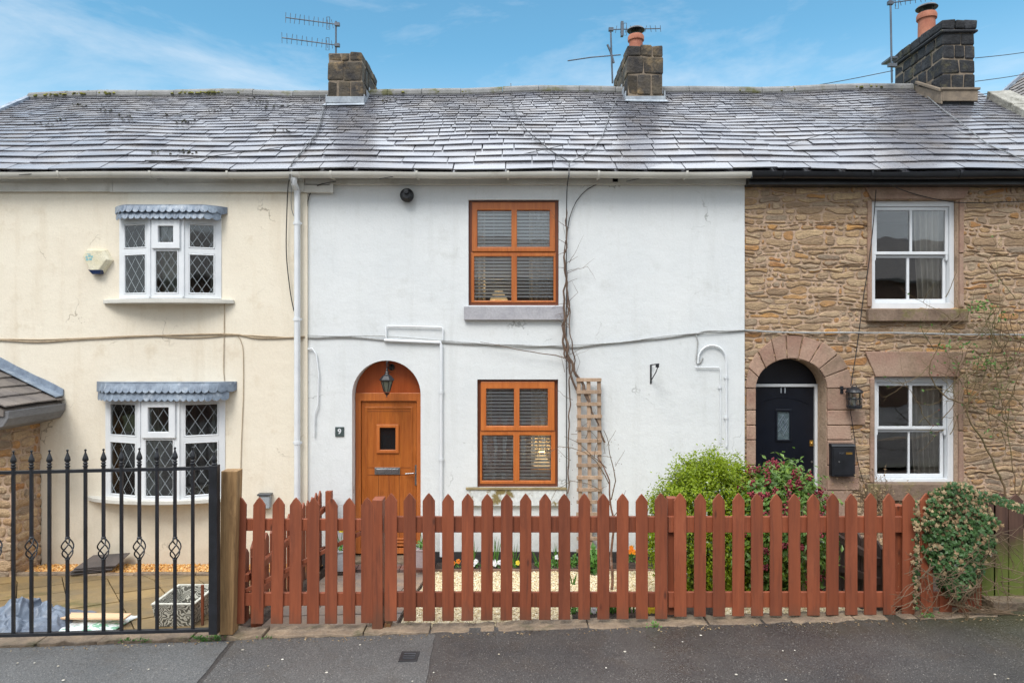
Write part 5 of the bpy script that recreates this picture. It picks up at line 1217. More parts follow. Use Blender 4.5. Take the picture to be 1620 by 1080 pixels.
# ---------------------------------------------------------------- tv aerials
def aerial(name, label, booms, mast, Y, base):
    A = thing(name, (X(base[0], Y), Y, Z(base[1], Y)), label, 'tv aerial')
    m = MB(); m.tube([P(*mast[0], Y), P(*mast[1], Y)], .017, 8); build('mast', m, m_alu, A)
    for (p0, p1, n, h0, h1, dip) in booms:
        m = MB(); a, b = P(*p0, Y), P(*p1, Y); m.box; m.tube([a, b], .011, 6)
        for i in range(n):
            t = (i + .0) / (n - 1) * .9; c = a.lerp(b, t); h = (h0 + (h1 - h0) * t); l = R(-.02, .02); m.tube([c + Vector((l, 0, -h)), c + Vector((-l, 0, h))], .0055, 5)
        c = a.lerp(b, dip); hh = .115; ww = .028
        m.tube([c + Vector(v_) for v_ in ((-ww, 0, hh), (ww, 0, hh), (ww, 0, -hh), (-ww, 0, -hh), (-ww, 0, hh))], .006, 5)
        m.box(b.x - .05, b.x + .04, Y - .03, Y + .03, b.z - .03, b.z + .03)
        build('boom', m, m_alu, A)
    return A
aerial('tv_aerial', 'double tv aerial with two long booms above the left chimney', [((452, 28), (534, 39), 11, .095, .08, .82), ((446, 60), (534, 72), 11, .1, .07, .82)], ((531.5, 34), (531.5, 96)), 12.7, (531.5, 96))
A = aerial('tv_aerial', 'crooked tv aerial on a tall mast beside the middle chimney', [((1045, 45.5), (967, 47), 10, .06, .07, .72)], ((966, 45), (969, 132)), 12.9, (969, 132))
m = MB(); m.box(X(982, 12.9), X(986, 12.9), 12.86, 12.94, Z(58, 12.9), Z(35, 12.9)); build('reflector', m, m_alu, A); m = MB(); m.tube([P(898, 96.5, 12.9), P(935, 91, 12.9), P(982, 87, 12.9)], .012, 6); build('loose_rod', m, m_alu, A)
m = MB(); m.tube([P(961, 71, 12.9), P(966, 82, 12.9), P(971, 100, 12.9)], .022, 6); build('clamp', m, m_alu, A)
A = aerial('tv_aerial', 'tall tv aerial mast beside the right chimney, its boom cut off by the top edge', [((1480, -5), (1409, 5), 9, .06, .07, .86)], ((1408.5, -12), (1411, 131)), 11.9, (1411, 131))
m = MB(); m.box(X(1405, 11.9), X(1418, 11.9), 11.87, 11.93, Z(106, 11.9), Z(101, 11.9)); m.box(X(1409, 11.9), X(1420, 11.9), 11.9, 12.2, Z(92, 11.9), Z(89, 11.9)); build('mast_clamp', m, m_grey, A)
# ---------------------------------------------------------------- lit table lamps inside
def table_lamp(px, py_top, py_bot, Y, label, sw, warm, k=.55):
    x = X(px, Y); zt, zb = Z(py_top, Y), Z(py_bot, Y); h = zt - zb; u = h / 1.0
    L = thing('table_lamp', (x, Y, zb), label, 'lamp')
    m = MB(); m.lathe([(.32 * u, .0), (.36 * u, .02 * u), (.26 * u, .06 * u), (.40 * u, .2 * u), (.42 * u, .33 * u), (.28 * u, .46 * u), (.10 * u, .52 * u), (.08 * u, .6 * u), (0, .6 * u)], (x, Y, zb), 18); build('lamp_base', m, M('lamp_ceramic', S(214, 178, 134), S(196, 158, 116), rough=.4), L, smooth=50)
    m = MB(); m.lathe([(sw, .5 * u), (sw * .38, 1.0 * u), (sw * .36, 1.0 * u), (sw * .97, .5 * u)], (x, Y, zb), 24)
    t_ = NT('lit_shade'); e = t_.n('ShaderNodeEmission'); e.inputs[0].default_value = (1, .72, .38, 1); e.inputs[1].default_value = k; ad = t_.n('ShaderNodeAddShader'); t_.l(t_.bsdf.outputs[0], ad.inputs[0]); t_.l(e.outputs[0], ad.inputs[1]); t_.l(ad.outputs[0], t_.out.inputs[0]); t_.done(S(226, 206, 168), .8)
    build('lamp_shade', m, t_.m, L, smooth=40)
    lt = bpy.data.lights.new('lamp_bulb', 'POINT'); lt.energy = 2.2; lt.color = (1, .7, .35); lt.shadow_soft_size = .03; o = bpy.data.objects.new('lamp_bulb', lt); COL.objects.link(o); o.parent = L; o.location = (0, 0, zt - zb + .0)
table_lamp(857, 714, 757, 9.55, 'lit table lamp with a cream shade behind the lower oak window', .125, 0, .55)
table_lamp(789, 459, 490, 9.62, 'lit table lamp glowing amber behind the blind of the upper oak window', .13, 0, .22)
m = MB(); m.box(X(752, 9.6), X(886, 9.6), 9.36, 9.85, Z(764, 9.6), Z(758, 9.6)); build('inner_sill', m, m_upvc, roots['white']); m = MB(); m.box(X(742, 9.7), X(882, 9.7), 9.36, 9.95, Z(492, 9.6), Z(488, 9.6)); build('inner_sill', m, m_upvc, roots['white'])
def vase_plant(px, pyb, Y, h, label, pale):
    x = X(px, Y); z = Z(pyb, Y); V = thing('vase_of_flowers', (x, Y, z), label, 'vase')
    m = MB(); m.lathe([(.05, 0), (.06, .05), (.07, .12), (.05, .17), (.045, .17), (.0, .1)], (x, Y, z), 16); build('vase', m, m_upvc, V, smooth=50)
    m = MB()
    for i in range(60): a = R(0, 6.28); q = Vector((x + R(0, .13) * math.cos(a), Y + .06 * math.sin(a), z + R(.16, h))); m.leaf(q, Vector((R(-1, 1), -1, R(-1, 1))), R(.04, .07))
    for i in range(8): m.tube([(x, Y, z + .15), (x + R(-.1, .1), Y, z + h * R(.6, .95))], .003, 4)
    build('flowers', m, m_pale, V)
vase_plant(775, 757, 9.58, .45, 'pale flowers in a white vase behind the lower oak window', 1)
vase_plant(1218 + 0, 473, 9.6, .1, 'x', 1) if False else None
# ---------------------------------------------------------------- trellis, climbers, plants
TR = thing('wooden_trellis', (X(934, 9.12), 9.12, Z(870, 9.12)), 'narrow tan wooden trellis leaning on the white wall right of the lower window', 'trellis')
for a, b in ((915.5, 919), (931, 934), (947.5, 949.5)):
    m = MB(); m.prism([(X(b - 3, 9.14), Z(872, 9.14)), (X(b + 3, 9.14), Z(872, 9.14)), (X(a + 3, 9.14), Z(598, 9.14)), (X(a - 3, 9.14), Z(598, 9.14))], 9.13, 9.15); build('stile', m, m_trellis, TR, bevel=.002)
for i in range(15):
    q = 600.5 + i * 19.3; m = MB(); m.box(X(912 + R(-.5, .5), 9.12), X(951.5 + R(-.5, .5) + i * .15, 9.12), 9.108, 9.129, Z(q + 2.8, 9.12), Z(q - 2.8, 9.12), .002); build('slat', m, m_trellis, TR, bevel=.002)
def grow(m, start, dirs, length, r, depth, ywall, tend=None, spread=.5, step=.07, leaves=None):
    p = Vector(start); d = Vector(dirs).normalized(); pts = [p.copy()]; n = max(3, int(length / step)); kids = []
    for i in range(n):
        d = (d + Vector((R(-1, 1), R(-.3, .3), R(-1, 1))) * .28).normalized()
        if tend: d = (d + Vector(tend) * .12).normalized()
        p = p + d * step; p.y = min(max(p.y, ywall - .22), ywall - .01); pts.append(p.copy())
        if depth > 0 and i > 1 and R(0, 1) < .34: kids.append((p.copy(), (d + Vector((R(-1, 1), R(-.3, .3), R(-1, 1))) * spread * 2).normalized(), length * R(.3, .6)))
        if leaves is not None and depth <= 1 and R(0, 1) < .3: leaves.append(p.copy())
    m.tube(pts, r, 5, r * .45)
    for k_ in kids: grow(m, k_[0], k_[1], k_[2], r * .55, depth - 1, ywall, tend, spread, step, leaves)
# climber up the black cable of the white wall
CL = thing('climbing_vine', (X(925, 9.15), 9.12, -.15), 'bare brown climber stems twisting up the white wall between the oak windows and the trellis', 'climber')
def path_stem(pts, r0, r1, m, wob=.02, Y=9.14):
    out = []
    for i in range(len(pts) - 1):
        a, b = P(*pts[i], Y), P(*pts[i + 1], Y); st = max(2, int((b - a).length / .05))
        for j in range(st):
            q = a.lerp(b, j / st); out.append(q + Vector((wob * noise.noise(q * 6 + Vector((r0 * 999, 0, 0))), R(-.006, .006), 0)))
    out.append(P(*pts[-1], Y)); m.tube(out, r0, 6, r1)
m = MB()
path_stem([(934, 640), (922, 610), (908, 585), (898, 560), (895, 520), (893, 480), (896, 440), (895, 400), (897, 362), (896, 330)], .02, .007, m, .05)
path_stem([(912, 620), (903, 590), (897, 560), (891, 540), (890, 515), (899, 490), (897, 455), (893, 420), (895, 380)], .015, .007, m, .04)
path_stem([(904, 575), (893, 560), (889, 530), (896, 505), (901, 480), (896, 440)], .012, .006, m, .05)
path_stem([(905, 585), (909, 570), (906, 545), (903, 520), (899, 500), (902, 470), (898, 430)], .009, .005, m, .05)
path_stem([(899, 780), (898, 700), (902, 640), (899, 600), (905, 575)], .009, .009, m, .03)
path_stem([(895, 566), (880, 562), (850, 558), (820, 553), (790, 546), (760, 541)], .007, .003, m, .03)
path_stem([(957, 700), (945, 670), (935, 645), (922, 610)], .013, .014, m, .03)
for _ in range(26):
    py = R(330, 700); px = 896 + R(-3, 6) + (10 if py > 590 else 0); grow(m, P(px, py, 9.14), (R(-1, 1), 0, R(-.2, 1)), R(.1, .3), .004, 1, 9.2)
build('stems', m, m_bark, CL)
# slender young tree behind the fence
YT = thing('young_tree', (X(968, 7.6), 7.6, yard_z(1.1, 7.6)), 'slender bare young tree with reddish twigs behind the picket fence, right of the trellis', 'tree')
m = MB(); yt = 7.6
def ps(pts, r0, r1): path_stem(pts, r0, r1, m, .02, yt)
ps([(968.5, 934), (968, 880), (970, 830), (966, 790), (964, 760), (957, 738), (945, 722)], .017, .006); build('trunk', m, M('young_bark', S(128, 92, 74), S(104, 74, 60), 8, rough=.8, third=S(160, 140, 130)), YT)
m = MB()
ps([(966, 790), (972, 760), (968, 735), (962, 700), (955, 680)], .007, .003); ps([(966, 800), (950, 775), (930, 765), (905, 760), (880, 775), (872, 790)], .005, .002); ps([(964, 765), (945, 730), (925, 715), (905, 708), (885, 706), (868, 716), (862, 722)], .006, .002); ps([(960, 740), (940, 722), (915, 700), (893, 690)], .005, .002)
ps([(968, 820), (985, 800), (990, 775)], .005, .002); ps([(940, 725), (945, 700), (944, 690)], .004, .002)
for _ in range(10): px, py = R(900, 975), R(690, 800); grow(m, P(px, py, yt), (R(-1, 1), 0, R(0, 1)), R(.1, .25), .003, 1, yt + .2)
build('crown_twigs', m, m_twig, YT)
m = MB()
for _ in range(80): px, py = R(880, 985), R(690, 810); q = P(px, py, yt); m.lathe([(0, -.006), (.004, 0), (0, .008)], q, 5)
build('buds', m, m_bark, YT)
# rose climber on the stone wall
RC = thing('climbing_rose', (X(1600, 9.1), 9.15, -.1), 'tangled bare climbing rose with few leaves on the stone wall at the right', 'climber')
m = MB(); lv = []
def ps2(pts, r0, r1, w_=.03, Y=9.12): path_stem(pts, r0, r1, m, w_, Y)
ps2([(1595, 800), (1590, 770), (1570, 730), (1550, 690), (1530, 655), (1528, 640), (1500, 630), (1480, 610), (1470, 590), (1473, 570), (1478, 560)], .016, .007)
ps2([(1604, 800), (1618, 760), (1640, 740)], .013, .01); ps2([(1528, 642), (1545, 620), (1570, 600), (1590, 580), (1620, 560)], .011, .007)
ps2([(1528, 640), (1560, 650), (1590, 670), (1620, 690), (1650, 700)], .009, .006); ps2([(1478, 560), (1500, 520), (1530, 500), (1540, 470), (1545, 455)], .007, .003)
ps2([(1610, 800), (1600, 720), (1585, 640), (1570, 560), (1575, 500), (1560, 460)], .007, .003); ps2([(1530, 650), (1545, 600), (1550, 560), (1520, 540), (1490, 560)], .006, .004)
for _ in range(70):
    px, py = random.gauss(1560, 50), random.gauss(585, 55)
    if px < 1430 or px > 1660 or py < 465 or py > 700: continue
    grow(m, P(px, py, 9.12), (R(-1, 1), R(-.4, .1), R(-.6, 1)), R(.25, .75), .0058, 2, 9.22, None, .6, .05, lv)
for _ in range(12):
    px, py = R(1470, 1650), R(500, 680); grow(m, P(px, py, 9.12), (R(-1, .2), -.3, R(-.3, 1)), R(.5, 1.0), .006, 2, 9.22, None, .6, .06, lv)
build('stems', m, M('rose_stem', S(106, 84, 62), S(96, 92, 56), 3, rough=.75, bump=.1), RC)
m = MB(); random.shuffle(lv)
for q in lv[:90]: m.leaf(q + Vector((R(-.02, .02), -.01, R(-.02, .02))), Vector((R(-1, 1), -1, R(-.5, 1))), R(.03, .055))
for c in ((1425, 545), (1448, 544), (1470, 566), (1430, 550)):
    pass
for cx_, cy_, k in ((1552, 485, 40), (1560, 573, 50), (1530, 545, 14), (1500, 545, 12), (1585, 500, 14)):
    for _ in range(k): m.leaf(P(cx_ + random.gauss(0, 11), cy_ + random.gauss(0, 5), 9.08), Vector((R(-1, 1), -1, R(-.5, 1))), R(.035, .06))
build('leaves', m, m_green, RC)
m_hip = M('rose_hip', S(120, 62, 48), S(94, 56, 50), rough=.5, bump=0)
for q in lv[170:200]: m = MB(); m.lathe([(0, -.012), (.01, 0), (.006, .012), (0, .014)], q, 7); build('rose_hip', m, m_hip, RC)
# bushes
def lump(nrm_seed, d): return 1 + .20 * noise.noise(d * 2.3 + Vector((nrm_seed, 0, 0))) + .12 * noise.noise(d * 5 + Vector((0, nrm_seed, 0)))
def bush(name, c, rad, nleaf, size, mats, label, seed_, zmin, buds=0, blob=26, asp=.5, zsq=1.0):
    B = thing(name, (c[0], c[1], zmin), label, 'bush'); C_ = Vector(c)
    tw = MB()
    for _ in range(34):
        a = R(0, 6.28); e = R(.1, 1.4); d = Vector((math.cos(a) * math.cos(e), math.sin(a) * math.cos(e), math.sin(e)))
        q = C_ + Vector((d.x * rad[0], d.y * rad[1], d.z * rad[2])) * R(.75, .93); tw.tube([(c[0] + R(-.1, .1), c[1] + R(-.08, .08), zmin), C_.lerp(q, .3) + Vector((R(-.05, .05), 0, R(-.3, 0))), q], .012, 5, .004)
    build('branches', tw, m_bark, B)
    # clusters of leaves around twig ends
    ms = [MB() for _ in mats]; bd = MB()
    ncl = nleaf // blob
    for i in range(ncl):
        u = R(-1, 1) if zsq == 1 else R(-1, 1); a = R(0, 6.28); s_ = math.sqrt(max(0, 1 - u * u)); d = Vector((s_ * math.cos(a), s_ * math.sin(a), u))
        if d.y > .55 and R(0, 1) < .6: continue
        shell_ = R(0, 1) ** .35 if i % 3 else R(.4, .9)
        k = lump(seed_, d) * (.55 + .45 * shell_)
        q = C_ + Vector((d.x * rad[0], d.y * rad[1], d.z * rad[2])) * k
        if q.z < zmin + .05: q.z = zmin + R(.05, .4)
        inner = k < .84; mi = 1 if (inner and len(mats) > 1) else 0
        tip = (d + Vector((R(-.3, .3), R(-.3, .3), R(.2, .7)))).normalized(); rr = size * 2.2
        for j in range(blob):
            o = Vector((random.gauss(0, 1), random.gauss(0, 1), random.gauss(0, 1))) * rr * .5 + tip * R(-.5, 1.0) * rr
            ms[mi].leaf(q + o, (tip + Vector((R(-1, 1), R(-1, 1), R(-1, 1))) * .8), size * R(.7, 1.3), asp, R(.05, .25))
        if buds and not inner and R(0, 1) < buds:
            for j in range(22):
                o = tip * rr * R(.9, 1.35) + Vector((R(-1, 1), R(-1, 1), R(-1, 1))) * size * .38; bd.lathe([(0, -.008), (.009, -.002), (.010, .006), (0, .015)], q + o, 5)
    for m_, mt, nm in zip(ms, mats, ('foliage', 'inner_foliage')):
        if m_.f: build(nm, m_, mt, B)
    if bd.f: build('flower_buds', bd, m_bud, B)
    return B
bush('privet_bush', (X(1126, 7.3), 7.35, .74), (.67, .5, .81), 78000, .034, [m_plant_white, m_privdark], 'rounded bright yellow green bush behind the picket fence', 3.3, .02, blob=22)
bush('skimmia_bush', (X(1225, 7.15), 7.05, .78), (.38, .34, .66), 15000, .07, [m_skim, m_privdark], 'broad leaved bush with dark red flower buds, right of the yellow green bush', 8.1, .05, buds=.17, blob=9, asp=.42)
# stake beside the bushes
m = MB(); x = X(1271, 6.75); m.box(x - .018, x + .018, 6.73, 6.765, .05, Z(800, 6.75)); tag(build('wooden_stake', m, M('pale_wood', S(178, 166, 132), S(150, 138, 108), 4, rough=.8), bevel=.003), 'pale weathered wooden stake behind the pickets, right of the bushes', 'stake')
# ivy over the end of the fence
IV = thing('ivy', (X(1510, 6.2), 6.15, .35), 'mass of variegated ivy spilling over the right end of the picket fence', 'ivy')
def ivy_leaf(m, p, nrm, s):
    nrm = nrm.normalized(); a = nrm.orthogonal().normalized(); a.rotate(Matrix.Rotation(R(0, 6.28), 3, nrm)); b = nrm.cross(a)
    ring = []
    for k_, r_ in enumerate((.62, .3, .52, .26, .38, .3, .38, .26, .52, .3)):
        t_ = 2 * math.pi * k_ / 10; ring.append(p + (a * math.cos(t_) + b * math.sin(t_)) * s * r_ - nrm * s * .12 * (r_ > .35))
    m.add(ring + [p + nrm * s * .05], [(i, (i + 1) % 10, 10) for i in range(10)])
m = MB(); md = MB(); mt = MB()
def halfw(py):
    if py < 780: return 36 * ((py - 762) / 18) ** .6 if py > 762 else 0
    if py < 830: return 38 + (py - 780) / 50 * 22
    if py < 880: return 60 - (py - 830) * .3
    return 45 - (py - 880) * .42
n = 0
while n < 3600:
    py = R(764, 950); hw = halfw(py) * R(.75, 1.2) * (1 + .14 * noise.noise(Vector((py * .06, 0, 3))))
    cxx = 1516 if py > 800 else 1513; px = cxx + R(-1, 1) * hw
    if py > 905 and R(0, 1) < (py - 905) / 45: continue
    dep = .13 * math.sqrt(max(0, 1 - ((px - cxx) / (hw + 1)) ** 2)) * R(.2, 1); Y = 6.14 - dep if R(0, 1) < .75 else R(6.12, 6.36)
    q = P(px, py, Y); top = py < 835
    (ivy_leaf(md if (R(0, 1) < (.42 if top else .16)) else m, q, Vector((R(-.7, .7), -1, R(-.2, 1.0))), R(.038, .07) * (.8 if top else 1))); n += 1
for _ in range(230):
    t_ = R(0, 1); q = P(1560 + 62 * t_, 782 + 24 * t_ + R(-5, 9 - 4 * t_), 6.1); ivy_leaf(m if R(0, 1) < .8 else md, q, Vector((R(-.6, .6), -1, R(-.2, 1))), R(.03, .055))
for _ in range(240):
    py = R(790, 965); px = random.gauss(1449, 3.5); ivy_leaf(m if R(0, 1) < .55 else md, P(px, py, R(6.05, 6.3)), Vector((R(-.7, .7), -1, R(-.2, 1))), R(.03, .055))
for _ in range(150):
    py = R(850, 975); px = R(1412, 1425); ivy_leaf(md if R(0, 1) < .4 else m, P(px, py, R(6.2, 6.4)), Vector((R(-.7, .7), -1, R(-.2, 1))), R(.03, .05))
build('leaves', m, m_ivy, IV); build('dry_leaves', md, m_ivydry, IV)
for _ in range(46):
    px, py = R(1440, 1560), R(880, 960); grow(mt, P(px, py, 6.08), (R(-1, 1), -.3, R(-1, .3)), R(.2, .5), .005, 1, 6.2, None, .5, .04)
for _ in range(24): px, py = R(1540, 1590), R(830, 940); grow(mt, P(px, py, 6.12), (R(0, 1), -.2, R(-1, .2)), R(.2, .45), .004, 1, 6.3, None, .5, .04)
for _ in range(14): path_stem([(R(1490, 1550), R(880, 930)), (R(1500, 1560), 955), (R(1540, 1580), 968), (R(1570, 1615), R(960, 972))], .006, .003, mt, .06, 6.05)
build('vine_stems', mt, m_twig, IV)
# dry plant under the lower sash window
DP = thing('dry_shrub', (X(1385, 8.2), 8.2, -.05), 'small withered shrub with brown leaves below the lower white sash window', 'shrub')
m = MB(); md = MB(); lv = []
for _ in range(40): grow(m, P(R(1370, 1400), R(800, 850), 8.2), (R(-.6, .6), R(-.3, .3), 1), R(.25, .5), .004, 2, 8.4, None, .5, .04, lv)
for q in lv[:700]: md.leaf(q, Vector((R(-1, 1), -1, R(-1, 1))), R(.02, .04))
for _ in range(260): md.leaf(P(random.gauss(1387, 10), R(770, 880), R(8.05, 8.3)), Vector((R(-1, 1), -1, R(-1, 1))), R(.02, .045))
build('stems', m, m_twig, DP); build('leaves', md, m_ivydry, DP)
# flower beds
m = MB(); m.grid(lambda u, v: (-1.0 + 4.1 * u, 8.92 + .28 * v, -.17 + .05 * math.sin(math.pi * v) + .012 * noise.noise(Vector((u * 40, v * 6, 0)))), 90, 8); kind(build('flower_bed', m, m_soil, smooth=True), 'structure')
m = MB()
for k_ in range(7): a = -1.02 + k_ * .6; m.box(a, a + .595, 8.89, 8.915, -.3, -.145 + R(-.004, .004), .003)
kind(build('bed_edging', m, M('edging_wood', S(132, 104, 88), S(112, 88, 74), 4, rough=.8), bevel=.003), 'structure')
m = MB(); m.grid(lambda u, v: (.56 + 1.38 * u, 6.27 + .34 * v, yard_z(.6 + 1.3 * u, 6.3 + .3 * v) + .04 * math.sin(math.pi * v) + .02 * noise.noise(Vector((u * 20, v * 6, 0)))), 60, 8); kind(build('flower_bed', m, m_soil, smooth=True), 'structure')
def small_plant(px, py, Y, w_, h, nl, label, petal=None, npet=0, name='pansy_plant', cat='flower', lsize=.04, group=None):
    z = Z(py, Y); x = X(px, Y); T_ = thing(name, (x, Y, z), label, cat, group); m = MB(); f = MB()
    for _ in range(nl): a = R(0, 6.28); r_ = R(0, w_); m.leaf(Vector((x + r_ * math.cos(a), Y + r_ * .6 * math.sin(a), z + R(0, h) * (1 - r_ / w_ * .5))), Vector((R(-1, 1), -.7, R(0, 1))), lsize * R(.7, 1.3), .6)
    build('leaves', m, m_green, T_)
    if petal:
        for _ in range(npet):
            c = Vector((x + R(-w_, w_) * .7, Y - R(.3, 1) * w_, z + h * R(.75, 1.15)))
            for j in range(5): t_ = j * 1.256; f.leaf(c + Vector((.017 * math.cos(t_), -.004 * j, .017 * math.sin(t_))), Vector((R(-.2, .2), -1, .3)), .038, .95, .05)
        build('petals', f, petal, T_)
yb = 9.0
small_plant(721.5, 904, yb, .07, .14, 60, 'orange pansy in the bed along the white wall, nearest the door', m_orange, 3)
small_plant(755, 903, yb, .07, .13, 60, 'pale blue pansy in the wall bed, second from the door', m_pale, 3)
small_plant(785, 903, yb, .08, .14, 60, 'white and blue pansy in the wall bed beside tall leaf blades', m_pale, 3)
small_plant(816, 905, yb, .08, .17, 70, 'green clump with one yellow bloom in the wall bed below the lower oak window', m_yellow, 1)
small_plant(848, 905, yb, .09, .15, 70, 'low leafy clump without flowers in the wall bed', None)
small_plant(876, 904, yb, .10, .2, 90, 'green clump with a tiny white bloom left of the trellis foot', m_pale, 1)
small_plant(909, 905, yb, .09, .28, 110, 'upright yellow green tuft in front of the trellis foot', None, 0, 'leafy_plant', 'plant')
small_plant(939, 903, 8.7, .13, .33, 90, 'broad leaved green plant right of the trellis foot', None, 0, 'leafy_plant', 'plant', .11)
small_plant(999, 888, 8.6, .10, .18, 80, 'orange and brown pansy left of the yellow green bush', m_orange, 4)
yf = 6.42
small_plant(907, 971, yf, .07, .08, 60, 'low green seedling first from the left in the bed behind the pickets', None, 0, 'leafy_plant', 'plant', .03)
small_plant(938, 971, yf, .07, .08, 60, 'small rosette second from the left in the bed behind the pickets', m_pale, 1, 'leafy_plant', 'plant', .035)
small_plant(968, 971, yf, .06, .09, 40, 'small plant third from the left in the bed behind the pickets', None, 0, 'leafy_plant', 'plant', .035)
small_plant(1031, 972, yf, .07, .07, 60, 'yellow primrose in the bed behind the pickets, next to the second fence post', m_yellow, 4)
def blades(px, py, Y, n, h, spread, label, bloom=None):
    z = Z(py, Y); x = X(px, Y); T_ = thing('bulb_plant', (x, Y, z), label, 'plant'); m = MB()
    for _ in range(n):
        l = h * R(.6, 1); dx = R(-spread, spread); w_ = .007; y_ = Y + R(-.03, .03); x_ = x + R(-.03, .03)
        secs = []
        for i in range(7):
            t_ = i / 6; c = Vector((x_ + dx * t_ ** 1.6, y_ - .03 * t_, z + l * t_)); ww = w_ * (1 - t_ ** 3) + .0005; secs.append([c + Vector((-ww, 0, 0)), c + Vector((0, -.003, 0)), c + Vector((ww, 0, 0)), c + Vector((0, .002, 0))])
        m.loft(secs)
    build('leaf_blades', m, m_green, T_)
    if bloom:
        f = MB(); c = Vector((x, Y - .03, z + h))
        for j in range(7): t_ = j * .9; f.leaf(c + Vector((.02 * math.cos(t_), 0, .02 * math.sin(t_))), Vector((R(-.3, .3), -1, R(-.3, .3))), .05, .6)
        build('bloom', f, bloom, T_)
for i, (px, h) in enumerate(((749, .45), (783, .48), (813, .42), (853, .30), (879, .42), (905, .3))):
    blades(px, 904, yb, 7, h, .09, ('slim tuft of leaf blades by the first pansies', 'tallest tuft of leaf blades under the left half of the lower oak window', 'tuft of thin blades under the middle of the lower oak window', 'short blue green tuft of blades under the right half of the lower oak window', 'tuft of dark blades left of the trellis foot', 'thin reddish tuft of blades against the trellis foot')[i])
blades(970, 972, yf, 8, .16, .04, 'short bulb leaves in the bed behind the pickets below the young tree'); blades(999, 972, yf, 8, .2, .03, 'short upright bulb leaves between the young tree and the primrose'); blades(908, 928, 8.0, 6, .18, .04, 'small tuft of bulb leaves alone in the gravel')
# buckets beside the door
def bucket(px, pyb, Y, r, h, mat, label, bloom, rib):
    x, z = X(px, Y), Z(pyb, Y); B = thing('flower_bucket', (x, Y, z), label, 'planter')
    m = MB(); m.lathe([(0, 0), (r * .72, 0), (r * .75, .01), (r * .95, h * .9), (r * 1.04, h * .93), (r * 1.04, h), (r * .96, h), (r * .9, h * .8), (0, h * .8)], (x, Y, z), 24); build('bucket', m, mat, B, smooth=40)
    m = MB(); text_mb('GARDEN', .045, .003, x, Y - r * .90, z + h * .45, m) if False else None
    m = MB(); 
    for _ in range(120): a = R(0, 6.28); q = R(0, r); m.leaf(Vector((x + q * math.cos(a), Y + q * math.sin(a), z + h * .85 + R(0, .1))), Vector((R(-1, 1), -.5, R(0, 1))), R(.02, .04))
    build('leaves', m, m_green, B)
    m = MB()
    for _ in range(5): m.tube([(x + R(-.03, .03), Y, z + h * .8), (x + R(-.07, .07), Y - .03, z + h + R(.15, .34))], .005, 4, .002)
    build('stalks', m, m_green, B)
    m = MB()
    for _ in range(5 if bloom else 2):
        c = Vector((x + R(-.08, .08), Y - .04, z + h + R(.2, .34)))
        for j in range(6): t_ = j * 1.05; m.leaf(c + Vector((.02 * math.cos(t_), 0, .02 * math.sin(t_))), Vector((R(-.3, .3), -1, R(-.2, .5))), .05, .6)
    build('blooms', m, m_yellow, B)
m_zinc = M('pale_zinc', S(180, 184, 190), S(160, 164, 172), 5, rough=.4, metal=.2, bump=.1)
bucket(540, 899, 8.7, .16, .27, m_zinc, 'pale grey metal bucket with yellow flowers left of the oak door, seen through the gate', True, 1)
bucket(667, 894, 8.7, .13, .24, M('pink_grey_pot', S(178, 164, 166), S(162, 148, 152), 5, rough=.5), 'pinkish grey pot with green shoots right of the oak door', False, 0)
# ---------------------------------------------------------------- things on the patio
Yp = 6.45
PL = thing('square_planter', (X(283, Yp), Yp + .2, .12), 'empty white square planter with a raised dark leaf scroll pattern, behind the iron railings', 'planter')
t = NT('scroll_relief'); v = t.vec((1, 1, 1))
wv = t.n('ShaderNodeTexWave', wave_type='RINGS', rings_direction='SPHERICAL'); t.l(v, wv.inputs['Vector']); wv.inputs['Scale'].default_value = 15; wv.inputs['Distortion'].default_value = 20; wv.inputs['Detail'].default_value = 1; wv.inputs['Detail Scale'].default_value = .9
k_ = t.ramp(wv.outputs[1], .35, .55); col = t.mix(k_, S(92, 90, 82), S(198, 196, 184)); m_scroll = t.done(t.mul(col, t.ramp(t.noise(v, 60, 2), .3, .7, .9, 1.08)), .7, t.bump(k_, .8, .01))
m = MB(); a, b = X(240, Yp), X(307, Yp); zt, zb = Z(956.5, Yp), Z(1013, Yp); dpt = .52; th = .022; zb = .12
def ringbox(z, ins, bw): return [(a + ins, Yp + ins, z), (b - ins, Yp + ins, z), (b - ins + .07 * 0, Yp + dpt - ins, z), (a + ins, Yp + dpt - ins, z)]
m.loft([ringbox(zb, .03, 0), ringbox(zt - .02, .002, 0), ringbox(zt, .0, 0), ringbox(zt, th, 0), ringbox(zb + .05, .05, 0)]); build('planter_body', m, m_scroll, PL)
m = MB(); m.plate; m.loft([[(x_, y_, zt + .001) for x_, y_ in ((a - .006, Yp - .006), (b + .006, Yp - .006), (b + .006, Yp + dpt + .006), (a - .006, Yp + dpt + .006))] + [], [(x_, y_, zt + .012) for x_, y_ in ((a - .006, Yp - .006), (b + .006, Yp - .006), (b + .006, Yp + dpt + .006), (a - .006, Yp + dpt + .006))], [(x_, y_, zt + .012) for x_, y_ in ((a + th, Yp + th), (b - th, Yp + th), (b - th, Yp + dpt - th), (a + th, Yp + dpt - th))], [(x_, y_, zt - .02) for x_, y_ in ((a + th, Yp + th), (b - th, Yp + th), (b - th, Yp + dpt - th), (a + th, Yp + dpt - th))]], caps=False); build('rim', m, M('planter_rim', S(206, 204, 192), S(180, 178, 166), 6, rough=.7), PL)
m = MB(); x = X(325, 6.5); m.box(x - .045, x - .02, 6.5, 6.52, yard_z(x, 6.5), Z(925, 6.5)); tag(build('leaning_board', m, m_fence, bevel=.003), 'short red brown board standing behind the patterned planter', 'board')
